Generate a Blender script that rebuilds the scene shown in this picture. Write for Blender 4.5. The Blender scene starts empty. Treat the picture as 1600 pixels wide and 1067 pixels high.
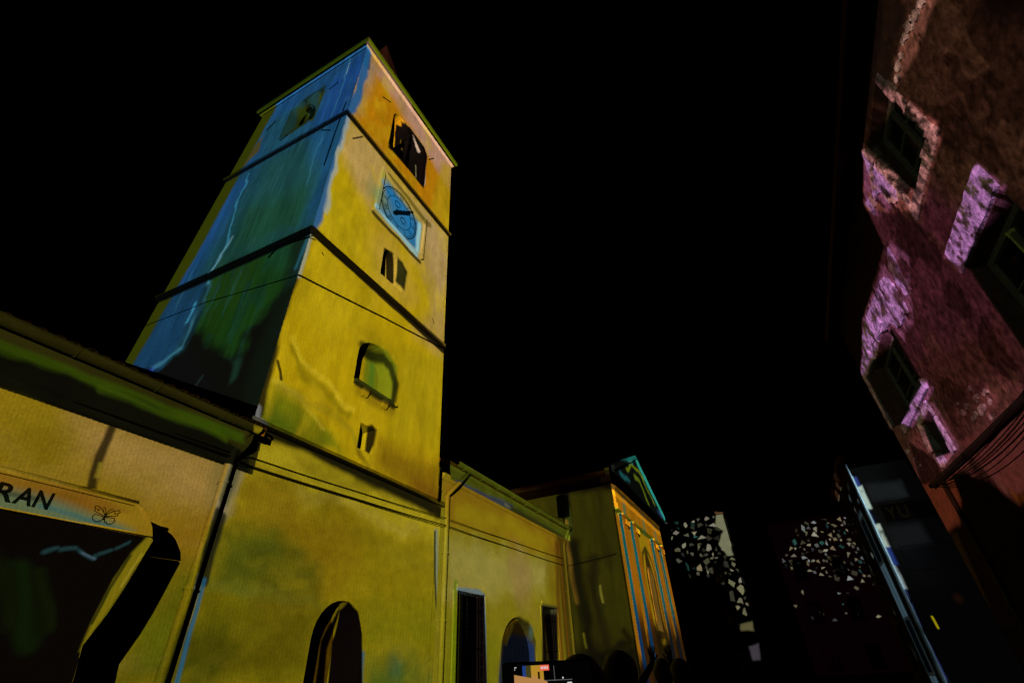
import bpy, bmesh, math, random
import numpy as np
from mathutils import Vector, Matrix
from mathutils.geometry import tessellate_polygon

# ------------------------------------------------------------------ camera, world, exposure
S = bpy.context.scene
COL = S.collection
F_PX, PITCH, ROLL, YAW = 741.98, math.radians(35.456), math.radians(-2.6555), math.radians(25.684)
EYE = np.array([0.0, 0.0, 1.6])
fw = np.array([math.cos(PITCH)*math.cos(YAW), math.cos(PITCH)*math.sin(YAW), math.sin(PITCH)])
rt0 = np.array([math.sin(YAW), -math.cos(YAW), 0.0]); up0 = np.cross(rt0, fw)
rt = math.cos(ROLL)*rt0 + math.sin(ROLL)*up0
up = -math.sin(ROLL)*rt0 + math.cos(ROLL)*up0
cam = bpy.data.cameras.new('camera'); camo = bpy.data.objects.new('camera', cam); COL.objects.link(camo)
cam.sensor_width = 36; cam.lens = F_PX*36/1600; cam.clip_start = 0.05; cam.clip_end = 2000
camo.matrix_world = Matrix(((rt[0], up[0], -fw[0], EYE[0]), (rt[1], up[1], -fw[1], EYE[1]),
                            (rt[2], up[2], -fw[2], EYE[2]), (0, 0, 0, 1)))
S.camera = camo

W = bpy.data.worlds.new('World'); S.world = W; W.use_nodes = True
wn = W.node_tree.nodes; wl = W.node_tree.links
sky = wn.new('ShaderNodeTexSky'); sky.sky_type = 'NISHITA'; sky.sun_disc = False
sky.sun_elevation = math.radians(-6); sky.sun_rotation = math.radians(200)
wl.new(sky.outputs[0], wn['Background'].inputs[0]); wn['Background'].inputs[1].default_value = 0.02

S.view_settings.view_transform = 'Standard'; S.view_settings.look = 'None'
S.view_settings.exposure = 0; S.view_settings.gamma = 1; S.view_settings.use_curve_mapping = False
S.cycles.max_bounces = 2; S.cycles.diffuse_bounces = 0; S.cycles.glossy_bounces = 2
S.cycles.sample_clamp_indirect = 2.0

def ray(p): return (p[0]-800)/F_PX*rt - (p[1]-533.5)/F_PX*up + fw
def on_y(p, y): d = ray(p); return EYE + d*(y/d[1])          # where a photo pixel's line of sight meets a wall
def on_x(p, x): d = ray(p); return EYE + d*(x/d[0])

# ------------------------------------------------------------------ the place, in metres
YF = 10.0            # plane of the church-side facades (street runs along +X)
TX0, TX1, TX1T = 6.42, 14.07, 13.66    # tower left, right at base, right at top
TYB, TYBT = 18.6, 17.0                # tower rear at base / top
ZT = 26.55           # tower wall top
CX = 26.3            # chapel side wall
CXR = 38.5
CY = 6.96            # chapel facade plane
YR = -3.6            # right-hand house facade plane
RX1 = 14.1
EX = 21.7            # corner house end wall
FX, GX = 46.0, 50.0

# ------------------------------------------------------------------ noise / paint in numpy (content the projectors throw)
rng = np.random.default_rng(7)
LAT = rng.random((512, 512)).astype(np.float32)
def vnoise(u, v, seed=0):
    u = u + seed*17.31; v = v + seed*9.77
    i = np.floor(u); j = np.floor(v); fu = (u-i).astype(np.float32); fv = (v-j).astype(np.float32)
    i = i.astype(np.int64) & 511; j = j.astype(np.int64) & 511; i1 = (i+1) & 511; j1 = (j+1) & 511
    fu = fu*fu*(3-2*fu); fv = fv*fv*(3-2*fv)
    return (LAT[i, j]*(1-fu)+LAT[i1, j]*fu)*(1-fv) + (LAT[i, j1]*(1-fu)+LAT[i1, j1]*fu)*fv
def fbm(u, v, seed=0, o=3):
    s = 0; a = 0.5; t = 0
    for k in range(o):
        s = s + a*vnoise(u*2**k, v*2**k, seed+k*3); t += a; a *= 0.5
    return s/t
def lin(c):
    c = np.array(c, dtype=np.float32)/255.0
    return np.where(c <= 0.04045, c/12.92, ((c+0.055)/1.055)**2.4).astype(np.float32)
def sstep(a, b, x):
    t = np.clip((x-a)/(b-a), 0, 1); return t*t*(3-2*t)

class Paint:
    """a painted picture on one flat surface: u along the wall, v = height, both in metres"""
    def __init__(s, u, v, seed, to_uv):
        s.u, s.v, s.seed, s.to_uv = u, v, seed, to_uv
        s.c = np.zeros((u.size, 3), np.float32)
        s.wu = (fbm(u*1.6, v*1.1, seed, 3)-0.5); s.wv = (fbm(u*1.3, v*1.6, seed+31, 3)-0.5)
    def pts(s, P): return [s.to_uv(p) for p in P]
    def mix(s, m, c, a=1.0):
        m = (m*a)[:, None]; s.c += (lin(c)[None]-s.c)*m
    def fill(s, c): s.c[:] = lin(c)
    def dist(s, P, warp):
        u = s.u+s.wu*warp; v = s.v+s.wv*warp
        d = np.full(u.size, 1e9, np.float32)
        for (x0, y0), (x1, y1) in zip(P[:-1], P[1:]):
            dx, dy = x1-x0, y1-y0; L = dx*dx+dy*dy+1e-9
            t = np.clip(((u-x0)*dx+(v-y0)*dy)/L, 0, 1)
            d = np.minimum(d, np.hypot(u-x0-t*dx, v-y0-t*dy))
        return d, u, v
    def stroke(s, P, w, c, a=1.0, soft=0.3, warp=0.25, px=True):
        P = s.pts(P) if px else P
        d, _, _ = s.dist(P, warp); s.mix(1-sstep(w*(1-soft)*0.5, w*(1+soft)*0.5, d), c, a)
    def poly(s, P, c, a=1.0, soft=0.15, warp=0.3, px=True, broken=0):
        P = s.pts(P) if px else P
        Q = list(P)+[P[0]]
        d, u, v = s.dist(Q, warp)
        ins = np.zeros(u.size, bool)
        for (x0, y0), (x1, y1) in zip(Q[:-1], Q[1:]):
            if y0 == y1: continue
            k = ((y0 > v) != (y1 > v)) & (u < (x1-x0)*(v-y0)/(y1-y0)+x0); ins ^= k
        m = sstep(-soft, soft, np.where(ins, d, -d))
        if broken: m = m*sstep(.32, .56, fbm(s.u*broken, s.v*broken*.7, s.seed+77, 4))
        s.mix(m, c, a)
    def blob(s, p, r, c, a=1.0, px=True, asp=1.0):
        p = s.to_uv(p) if px else p
        d = np.hypot((s.u-p[0])/asp, s.v-p[1])*(1+0.9*s.wu)
        s.mix(1-sstep(0.15*r, r, d), c, a)
    def streaks(s, su, sv, thr, c, a, seed=40, soft=.03, within=None):
        n = fbm(s.u*su+s.wv*.8, s.v*sv+s.wu*.8, s.seed+seed, 3); m = sstep(thr, thr+soft, n)
        if within is not None: m = m*within
        s.mix(m, c, a)
    def brush(s, su, sv, amt, seed=5):
        n = fbm(s.u*su, s.v*sv, s.seed+seed, 3)
        s.c *= (1+amt*2*(n-0.5))[:, None]

# ---- church side ------------------------------------------------------------------
def paint_tower_front(p):
    p.fill((168, 139, 8))
    # belfry storey
    p.poly([(560, 60), (720, 240), (706, 372), (538, 168)], (168, 110, 8), soft=0.5)
    p.poly([(600, 95), (716, 262), (704, 300), (640, 195), (588, 110)], (165, 126, 106), .85, .5, .6)
    p.poly([(578, 70), (590, 110), (562, 170), (545, 178)], (140, 118, 92), .9, .45)
    p.poly([(690, 255), (706, 262), (703, 366), (672, 330)], (166, 134, 16), .8, .3)
    p.poly([(578, 68), (716, 250), (716, 262), (580, 84)], (150, 122, 60), .6, .3)
    p.stroke([(577, 84), (573, 104)], .3, (30, 20, 18), .8)
    # clock storey
    p.poly([(545, 190), (600, 245), (582, 330), (560, 300), (530, 230)], (172, 138, 100), .55, .6, .5)
    p.poly([(590, 240), (702, 372), (694, 540), (660, 420), (600, 340), (585, 300)], (168, 138, 74), .8, .6, .7)
    p.blob((520, 330), 2.2, (176, 152, 14), .8)
    p.blob((610, 420), 2.2, (166, 132, 60), .6)
    p.poly([(520, 330), (560, 300), (590, 420), (560, 440)], (172, 146, 12), .7, .6, .6)
    p.poly([(660, 330), (702, 378), (697, 470), (668, 420)], (164, 134, 90), .7, .4, .5)
    # lower shaft
    p.poly([(680, 480), (694, 500), (690, 560), (650, 520)], (158, 128, 66), .8, .6, .6)
    p.blob((520, 470), 2.4, (172, 146, 14), .8)
    p.poly([(560, 520), (692, 560), (688, 700), (600, 690), (620, 600)], (150, 130, 12), .7, .6, .7)
    p.stroke([(462, 540), (480, 575), (510, 600), (545, 640)], .28, (182, 156, 26), .8, .8, .7)
    p.stroke([(455, 548), (470, 585), (500, 612), (540, 652)], .25, (120, 104, 8), .7, .9, .7)
    p.poly([(418, 592), (470, 620), (500, 660), (540, 712), (470, 690), (405, 655)], (92, 98, 10), .9, .35, .6)
    p.poly([(410, 630), (440, 650), (500, 690), (400, 672)], (52, 74, 10), .9, .35, .5)
    p.stroke([(424, 590), (470, 618), (490, 646), (500, 668)], .16, (160, 142, 30), .7, .8, .4)
    p.stroke([(430, 600), (500, 630), (550, 680), (560, 700)], .2, (128, 112, 20), .5, .9, .5)
    p.poly([(590, 690), (690, 720), (688, 792), (580, 735)], (106, 76, 9), .8, .6, .6)
    p.poly([(650, 745), (690, 760), (690, 795), (640, 775)], (94, 56, 10), .7, .4, .4)
    p.stroke([(560, 706), (575, 730)], .2, (84, 62, 8), .7, .9)
    p.streaks(1.2, .5, .54, (178, 150, 18), .4, 40, .2); p.streaks(1.1, .6, .56, (136, 112, 8), .35, 52, .2); p.brush(2.2, .7, .16); p.brush(7, 2.0, .14, 9); p.brush(36, 36, .22, 12)
    # the drawn line down the corner, blue paint washing over it
    p.stroke([(576, 80), (560, 150), (541, 182), (520, 240), (503, 315), (490, 352)], .38, (26, 84, 130), .95, .4, .22)
    p.stroke([(545, 185), (524, 260), (508, 330)], .16, (150, 160, 150), .7, .9, .3)
    p.stroke([(484, 362), (470, 400), (462, 424)], .34, (28, 40, 44), .9, .5, .2)
    p.stroke([(489, 362), (476, 402), (466, 430)], .12, (170, 170, 140), .7, .9, .2)
    p.stroke([(458, 432), (436, 500), (416, 570), (402, 645)], .32, (24, 20, 8), .95, .5, .22)
    p.stroke([(402, 640), (400, 655), (420, 668)], .14, (120, 120, 120), .7, .8)
    p.stroke([(430, 565), (436, 590)], .1, (20, 20, 6), .9, .5)
    # courses are drawn over in black
    p.stroke([(538, 172), (706, 374)], .30, (10, 8, 6), .96, .2, .05)
    p.stroke([(476, 349), (696, 549)], .42, (10, 8, 6), .96, .2, .06)
    # clock panel washed with blue
    p.poly([(598, 268), (660, 350), (655, 402), (584, 328)], (152, 142, 52), .9, .1, .05)
    p.poly([(606, 284), (657, 352), (652, 396), (590, 330), (600, 300)], (22, 104, 150), .95, .25, .05)
    p.stroke([(656, 352), (652, 392)], .24, (150, 200, 205), .8, .8, .15)
    p.stroke([(590, 326), (650, 398)], .2, (120, 178, 190), .7, .9, .15)
    p.stroke([(602, 292), (640, 345), (642, 365)], .3, (22, 118, 176), .6, .9, .2)
    p.blob((594, 310), .9, (110, 124, 80), .8)
    p.stroke([(610, 276), (664, 346)], .3, (74, 64, 10), .85, .7, .12)
    p.stroke([(584, 333), (655, 409)], .22, (20, 18, 8), .9, .6, .1)
    p.stroke([(664, 350), (672, 352)], .3, (90, 76, 12), .8, .6, .1)
    # belfry opening: shadow drawn where the arches are
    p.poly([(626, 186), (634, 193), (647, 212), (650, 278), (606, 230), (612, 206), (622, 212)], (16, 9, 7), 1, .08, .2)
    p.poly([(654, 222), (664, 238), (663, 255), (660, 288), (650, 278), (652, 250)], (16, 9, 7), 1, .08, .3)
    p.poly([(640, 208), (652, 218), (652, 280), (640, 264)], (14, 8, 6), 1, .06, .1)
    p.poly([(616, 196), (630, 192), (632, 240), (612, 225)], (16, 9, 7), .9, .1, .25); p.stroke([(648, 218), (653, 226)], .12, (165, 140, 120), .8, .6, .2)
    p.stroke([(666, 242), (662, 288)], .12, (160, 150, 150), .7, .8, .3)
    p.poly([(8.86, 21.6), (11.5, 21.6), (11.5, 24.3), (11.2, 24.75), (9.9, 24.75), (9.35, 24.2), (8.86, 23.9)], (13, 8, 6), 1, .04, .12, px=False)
    p.stroke([(648, 222), (652, 232)], .1, (150, 128, 110), .8, .5, .1); p.stroke([(625, 212), (624, 240)], .06, (110, 84, 10), .7, .8, .3); p.stroke([(647, 250), (648, 276)], .06, (140, 130, 90), .7, .8, .2)
    p.stroke([(646, 214), (654, 232)], .2, (160, 134, 112), .85, .4, .12)
    # small arched window
    p.poly([(600, 386), (613, 394), (612, 432), (596, 430)], (12, 9, 5), .97, .05, .1)  # left jamb's shadow, painted dark into the thrown picture
    p.poly([(620, 402), (630, 412), (637, 426), (632, 452), (622, 440), (616, 430)], (22, 26, 8), .97, .08, .3)
    # big arched window
    p.poly([(566, 534), (585, 536), (606, 548), (620, 572), (621, 600), (612, 630), (563, 606), (560, 590)], (96, 108, 14), .85, .1, .12)
    p.poly([(572, 552), (580, 556), (576, 592), (570, 590)], (60, 108, 26), .8, .15, .1)
    p.stroke([(566, 540), (578, 546), (598, 556), (610, 570), (618, 598), (613, 628)], .34, (18, 22, 6), .9, .6, .15)
    p.stroke([(558, 598), (614, 634)], .26, (14, 34, 12), .95, .4, .08)
    p.stroke([(562, 612), (612, 640)], .4, (92, 66, 10), .5, .8, .15)
    # slit window
    p.poly([(572, 668), (582, 664), (589, 672), (585, 696), (576, 708), (568, 700)], (20, 14, 5), .97, .06, .12)

def paint_base(p):
    p.fill((124, 107, 9))
    p.poly([(380, 660), (690, 795), (690, 860), (520, 790), (370, 740)], (152, 134, 22), .95, .6, .7)
    p.poly([(370, 740), (520, 790), (600, 850), (480, 850), (340, 830)], (112, 94, 8), .7, .6, .8)
    p.blob((505, 862), 1.5, (104, 74, 8), .5, asp=1.3)
    p.blob((420, 780), 1.2, (122, 96, 14), .6)
    p.poly([(340, 830), (430, 846), (500, 900), (480, 925), (330, 915)], (46, 62, 12), .8, .45, .8)
    p.stroke([(330, 908), (420, 918), (470, 935), (500, 942)], .22, (98, 100, 28), .5, .95, .5)
    p.poly([(320, 925), (500, 950), (470, 1067), (270, 1067)], (74, 72, 5), .8, .5, .6)
    p.blob((440, 970), 1.4, (78, 62, 6), .4)
    p.poly([(300, 980), (380, 1000), (360, 1100), (230, 1100)], (44, 50, 6), .8, .5, .6)
    p.poly([(565, 950), (690, 930), (690, 1000), (570, 1010)], (98, 96, 8), .8, .5, .6)
    p.poly([(575, 1030), (640, 1015), (690, 1050), (690, 1110), (560, 1110)], (40, 76, 24), .75, .6, .7)
    p.blob((620, 1040), .5, (44, 84, 60), .4)
    p.stroke([(566, 1020), (562, 1067)], .16, (40, 84, 104), .8, .8, .2)
    p.stroke([(470, 766), (560, 800), (650, 830)], .3, (150, 132, 50), .35, .9, .6)
    p.poly([(560, 840), (690, 860), (690, 910), (640, 900)], (112, 98, 10), .6, .4, .6)
    p.stroke([(600, 860), (690, 890)], .4, (128, 114, 20), .3, .95, .5)
    p.streaks(.5, 1.6, .50, (130, 114, 14), .35, 40, .3); p.streaks(.45, 1.5, .52, (86, 74, 6), .35, 51, .3); p.brush(1.2, 3.0, .14); p.brush(6, 5, .14, 9); p.brush(36, 36, .22, 12)
    p.poly([(392, 672), (372, 730), (352, 800), (340, 812), (360, 740), (378, 676)], (132, 122, 110), .85, .2, .3)
    p.stroke([(346, 805), (330, 870), (319, 908)], .17, (16, 20, 14), .9, .5, .2)
    p.stroke([(319, 905), (300, 980), (276, 1067), (260, 1120)], .08, (30, 86, 112), .85, .8, .08)
    p.stroke([(380, 700), (352, 785)], .14, (60, 64, 20), .6, .8, .2)
    p.stroke([(681, 830), (683, 900), (686, 1000), (687, 1067)], .2, (110, 126, 104), .7, .8, .1)
    p.stroke([(679, 830), (680, 900), (684, 1000), (684, 1067)], .09, (18, 24, 8), .9, .6, .1)
    p.stroke([(386, 660), (470, 690), (560, 736), (692, 800)], .42, (12, 12, 6), .97, .45, .14)
    p.stroke([(560, 742), (690, 806)], .3, (26, 22, 6), .6, .8, .14)
    # doorway mask, drawn a little to the right of the real opening
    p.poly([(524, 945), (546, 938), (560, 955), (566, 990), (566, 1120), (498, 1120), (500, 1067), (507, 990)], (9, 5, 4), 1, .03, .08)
    p.poly([(489, 988), (502, 962), (518, 946), (526, 942), (512, 965), (499, 1000), (493, 1067), (489, 1120), (473, 1120), (478, 1067)], (7, 4, 3), 1, .03, .06)  # left part of the doorway: jamb shadow widened by painting it black

def paint_left_wing(p):
    p.fill((124, 98, 12))
    p.streaks(.8, 3.0, .52, (146, 120, 56), .3, 40, .3)
    p.poly([(120, 650), (350, 715), (350, 800), (250, 770), (140, 720)], (150, 118, 62), .75, .5, .6)
    p.poly([(0, 590), (120, 640), (100, 700), (0, 690)], (136, 112, 18), .7, .5, .6)
    p.blob((60, 690), .9, (108, 88, 10), .6)
    p.poly([(240, 800), (340, 800), (300, 880), (270, 880)], (126, 92, 18), .7, .4, .4)
    p.poly([(290, 880), (320, 890), (262, 1090), (160, 1090), (230, 960)], (66, 74, 6), .85, .5, .5)
    p.blob((240, 990), .6, (90, 92, 8), .6)
    p.brush(2, 1.2, .12); p.brush(7, 7, .08, 8); p.brush(36, 36, .22, 12)
    p.stroke([(182, 655), (172, 685), (158, 715), (148, 740), (143, 768)], .14, (26, 18, 8), .9, .5, .14)
    p.stroke([(158, 726), (152, 745)], .07, (134, 116, 30), .6, .6, .1)
    p.stroke([(-5, 590), (40, 606), (104, 636)], .12, (30, 16, 12), .9, .7, .1)
    p.poly([(366, 690), (350, 720), (330, 790), (336, 700)], (110, 96, 50), .7, .2, .2)

CURT = [(lambda w: (w[0], w[2]))(on_y(p, 8.66)) for p in ((237, 840), (239, 844), (228, 862), (215, 884), (192, 922), (168, 958), (129, 1008), (118, 1050), (100, 1110), (60, 1250))]
CURT = [(.85, CURT[0][1]-.03)]+CURT+[(.85, CURT[-1][1])]
def paint_curtain(p):
    p.fill((9, 6, 4))
    p.stroke([(40, 880), (28, 950), (22, 1010)], .22, (14, 26, 5), .8, .9, .5)
    p.stroke([(72, 890), (60, 970)], .16, (15, 22, 4), .8, .9, .5)
    p.stroke([(8, 870), (0, 960)], .2, (14, 20, 4), .8, .9, .5)
    p.poly([(208, 862), (232, 838), (262, 830), (215, 884), (168, 958), (125, 1016), (150, 960), (178, 905)], (116, 104, 14), .97, .03, .05)
    p.stroke([(205, 868), (172, 920), (146, 972)], .035, (36, 40, 8), .9, .5, .06)
    p.stroke([(222, 866), (190, 915)], .03, (150, 134, 40), .6, .7, .05)
    for Q_ in ([(78, 857), (98, 858)], [(104, 862), (122, 861)], [(128, 864), (150, 872), (154, 866)], [(160, 862), (176, 854)], [(184, 852), (204, 846)]):
        p.stroke(Q_, .05, (30, 60, 62), .75, .9, .35)
    p.stroke([(130, 864), (150, 872)], .03, (70, 86, 104), .7, .8, .15)

def paint_right_wing(p):
    p.fill((118, 106, 18))
    p.poly([(690, 740), (880, 830), (880, 880), (780, 840), (700, 820)], (120, 88, 12), .85, .35, .5)
    p.poly([(700, 840), (860, 880), (850, 920), (700, 930)], (142, 130, 62), .7, .5, .7)
    p.blob((815, 905), 1.8, (132, 104, 58), .6)
    p.stroke([(720, 800), (790, 818), (850, 852)], .7, (136, 122, 12), .5, .95, .5)
    p.poly([(850, 860), (890, 870), (880, 1067), (845, 1067), (860, 940)], (104, 86, 10), .7, .4, .4)
    p.poly([(700, 960), (780, 990), (780, 1090), (690, 1090)], (96, 100, 8), .6, .5, .5)
    p.brush(1.1, 2.0, .12); p.brush(5, 5, .08, 9); p.brush(36, 36, .22, 12)
    p.poly([(714, 916), (752, 922), (757, 932), (715, 925)], (92, 110, 118), .9, .06, .1)
    p.stroke([(756, 930), (758, 980), (759, 1080)], .16, (56, 96, 120), .9, .6, .06)
    p.poly([(721, 927), (757, 930), (762, 1100), (716, 1100), (719, 1000)], (12, 7, 6), 1, .04, .03)
    p.stroke([(712, 910), (708, 1080)], .22, (92, 110, 8), .8, .6, .05)
    # arched doorway
    p.poly([(783, 1100), (785, 1000), (796, 975), (811, 963), (826, 970), (837, 1000), (840, 1100)], (24, 22, 10), .9, .12, .1)
    p.poly([(784, 1005), (800, 986), (820, 990), (834, 1006), (838, 1100), (776, 1100)], (18, 30, 56), .97, .15, .15)
    p.blob((830, 985), .35, (54, 76, 66), .7)
    p.stroke([(800, 975), (790, 1000)], .2, (96, 96, 24), .7, .8, .1)
    p.poly([(846, 946), (871, 950), (874, 1100), (848, 1100)], (10, 7, 5), 1, .12, .05)
    p.stroke([(848, 948), (870, 953)], .3, (46, 46, 26), .8, .6, .1)
    p.stroke([(870, 850), (872, 930), (878, 1030)], .5, (72, 36, 8), .7, .9, .15)
    p.poly([(25.0, 0), (26.4, 0), (26.4, 8), (25.3, 8), (25.1, 4)], (48, 36, 6), .85, .25, .3, px=False)
    p.stroke([(25.45, 7.6), (25.5, 0)], .12, (112, 60, 10), .8, .5, .05, px=False)

def paint_left_face(p):
    p.fill((22, 72, 84))
    p.poly([(578, 60), (400, 175), (345, 290), (540, 175)], (18, 76, 128), .9, .6, .8)
    p.poly([(560, 90), (577, 75), (545, 180), (500, 195), (520, 130)], (12, 70, 138), .9, .5, .6)
    p.poly([(420, 190), (500, 150), (470, 215), (400, 260)], (26, 84, 98), .7, .7, 1.0)
    p.poly([(400, 200), (430, 180), (380, 260), (345, 285)], (24, 84, 136), .8, .5, .6)
    # middle storey
    p.poly([(342, 295), (395, 270), (300, 440), (246, 468)], (16, 74, 128), .95, .6, .8)
    p.poly([(430, 250), (520, 205), (490, 340), (400, 385), (380, 330)], (28, 80, 78), .85, .9, 1.1)
    p.poly([(395, 320), (490, 290), (480, 350), (340, 415)], (26, 74, 46), .8, .8, 1.0)
    p.poly([(480, 215), (540, 178), (505, 320), (480, 350), (495, 270)], (16, 78, 124), .85, .5, .6)
    # lower storey
    p.poly([(238, 478), (338, 424), (292, 520), (230, 600), (180, 590)], (16, 62, 98), .95, .3, .5)
    p.poly([(330, 428), (480, 360), (452, 440), (400, 560), (330, 580), (290, 560)], (24, 64, 16), 1, .4, .6)
    p.poly([(420, 390), (475, 365), (455, 430), (420, 420)], (24, 74, 50), .7, .5, .6)
    p.poly([(340, 410), (420, 390), (330, 540), (300, 545)], (28, 60, 12), .7, .6, .8)
    p.c *= .84; p.streaks(2.2, .4, .58, (10, 40, 56), .22, 40, .1); p.streaks(3.0, .45, .62, (44, 96, 100), .16, 53, .1); p.streaks(4.0, .5, .56, (20, 52, 34), .2, 58, .1); p.brush(1.6, .35, .22); p.brush(6, .6, .2, 9); p.brush(14, 1.2, .14, 15); p.brush(36, 36, .25, 12)
    g_ = p.c.mean(axis=1, keepdims=True); p.c = (p.c*.92+g_*.08)*.92
    # dark paint rising from the roof
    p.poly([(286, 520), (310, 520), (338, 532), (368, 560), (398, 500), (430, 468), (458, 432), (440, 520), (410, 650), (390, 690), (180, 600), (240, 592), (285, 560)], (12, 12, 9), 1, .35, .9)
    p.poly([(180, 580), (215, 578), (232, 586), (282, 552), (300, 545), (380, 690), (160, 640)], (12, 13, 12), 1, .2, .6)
    p.stroke([(222, 590), (238, 578)], .25, (28, 40, 120), .9, .6, .2)
    p.stroke([(372, 566), (366, 590)], .3, (24, 52, 40), .7, .9, .3)
    p.stroke([(316, 590), (304, 606)], .12, (30, 40, 40), .7, .8, .3)
    # cyan rivulets
    p.stroke([(392, 268), (370, 320), (352, 385), (338, 410), (328, 440)], .13, (50, 120, 150), .7, .9, .5)
    p.stroke([(362, 372), (344, 398), (335, 420)], .22, (100, 146, 156), .5, .95, .7)
    p.stroke([(328, 438), (318, 470), (296, 512), (284, 545), (270, 552), (250, 566), (238, 576)], .2, (60, 118, 140), .6, .95, .5)
    p.stroke([(305, 475), (290, 505)], .16, (60, 140, 170), .7, .9, .4)
    p.stroke([(322, 450), (305, 505), (290, 540)], .35, (14, 34, 40), .8, .8, .4)
    p.stroke([(548, 92), (530, 150), (510, 200), (492, 240), (478, 290)], .08, (60, 126, 150), .35, .9, .4)
    
    p.stroke([(547, 98), (541, 116)], .06, (130, 160, 160), .5, .8, .1)
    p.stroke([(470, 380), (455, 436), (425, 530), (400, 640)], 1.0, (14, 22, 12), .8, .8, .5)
    p.stroke([(484, 358), (476, 385), (463, 418)], .16, (40, 96, 112), .6, .9, .3)
    # olive rim at the far edge
    p.stroke([(416, 178), (360, 278), (302, 385), (240, 490), (180, 592), (140, 660)], 1.5, (48, 54, 4), 1, .18, .12)
    p.poly([(412, 212), (404, 236), (380, 262), (396, 232)], (72, 62, 8), .9, .12, .2)
    # drawn courses
    p.stroke([(9.9, 20.5), (18.6, 21.1)], .26, (10, 14, 18), .93, .25, .06, px=False)
    p.stroke([(9.9, 13.46), (18.6, 14.06)], .36, (8, 12, 12), .96, .2, .06, px=False)
    # belfry opening on this side
    p.poly([(12.2, 22.05), (14.45, 22.05), (14.45, 24.5), (13.6, 25.0), (12.2, 25.0)], (20, 40, 30), .9, .06, .1, px=False)
    p.poly([(509, 141), (499, 144), (482, 190), (488, 190)], (42, 50, 4), .97, .08, .1)
    p.poly([(484, 160), (479, 158), (465, 168), (460, 184), (454, 196), (446, 213), (456, 208), (478, 194), (484, 176)], (30, 38, 4), .97, .14, .25)

def paint_valance(p):
    p.fill((132, 104, 20))
    p.poly([(-160, 705), (150, 770), (200, 800), (120, 800), (-160, 740)], (120, 84, 22), .8, .05, .1)
    p.blob((110, 785), .3, (108, 66, 12), .45, asp=2.2)
    p.poly([(-160, 735), (60, 772), (130, 795), (205, 830), (205, 845), (-160, 785)], (66, 104, 84), .7, .09, .12)
    p.stroke([(60, 790), (120, 806), (200, 834)], .06, (44, 92, 96), .6, .95, .1)
    p.stroke([(-100, 750), (60, 780)], .06, (26, 34, 22), .6, .9, .1)
    p.brush(4, 9, .15)

def paint_left_eave(p):
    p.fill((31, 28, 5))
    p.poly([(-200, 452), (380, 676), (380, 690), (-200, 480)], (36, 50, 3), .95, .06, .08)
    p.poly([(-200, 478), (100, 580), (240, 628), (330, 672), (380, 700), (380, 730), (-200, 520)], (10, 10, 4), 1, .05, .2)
    p.stroke([(150, 600), (290, 655), (350, 682)], .10, (50, 70, 4), .5, .9, .15)
    p.brush(1.5, 4, .25)
def paint_right_eave(p):
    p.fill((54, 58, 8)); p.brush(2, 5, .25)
    p.stroke([(712, 752), (740, 764), (800, 790)], .22, (32, 34, 58), .7, .7, .15)
    p.stroke([(790, 785), (800, 792)], .08, (84, 84, 50), .6, .6, .2)
    p.stroke([(800, 795), (880, 840)], .4, (24, 24, 8), .8, .6, .1)
def paint_cornice(p):
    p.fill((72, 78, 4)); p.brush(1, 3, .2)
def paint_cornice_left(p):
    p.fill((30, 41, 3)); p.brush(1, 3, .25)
def paint_spire(p):
    p.fill((44, 30, 24)); p.brush(1, 3, .3)
def paint_chapel_side(p):
    p.fill((46, 43, 6))
    p.poly([(780, 730), (960, 740), (960, 766), (900, 770), (780, 766)], (12, 5, 3), 1, .3, .3)
    p.poly([(800, 768), (850, 772), (870, 830), (820, 800)], (54, 50, 6), .8, .3, .4)
    p.stroke([(880, 770), (882, 800)], .7, (9, 8, 5), .95, .3, .2)
    p.stroke([(886, 800), (890, 830)], .35, (48, 60, 20), .7, .8, .2)
    p.stroke([(884, 815), (886, 840), (894, 900), (902, 940)], .25, (124, 92, 26), .85, .7, .1)
    p.stroke([(876, 850), (880, 900), (888, 1000)], .3, (110, 56, 12), .8, .8, .1)
    p.stroke([(896, 850), (905, 920), (925, 1020)], .7, (16, 14, 5), .9, .8, .3)
    p.stroke([(935, 770), (945, 830), (955, 880)], .7, (36, 34, 6), .7, .9, .3)
    p.stroke([(930, 870), (925, 900), (945, 1000)], .5, (24, 22, 6), .85, .9, .4)
    p.stroke([(938, 915), (942, 940)], .13, (104, 98, 30), .8, .6, .1)
    p.stroke([(912, 990), (916, 1010)], .13, (84, 80, 14), .8, .6, .1)
    p.stroke([(905, 880), (960, 866)], .12, (26, 24, 6), .8, .5, .05)
    p.stroke([(912, 872), (958, 862)], .08, (30, 28, 6), .7, .5, .05)
    p.poly([(900, 1010), (1000, 1005), (1000, 1100), (880, 1100)], (15, 12, 5), .97, .5, .6)
    p.stroke([(950, 1020), (985, 1000), (975, 985)], .3, (20, 18, 5), .8, .8, .3)
    p.brush(5, .8, .25); p.brush(20, 20, .15, 9)
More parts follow.
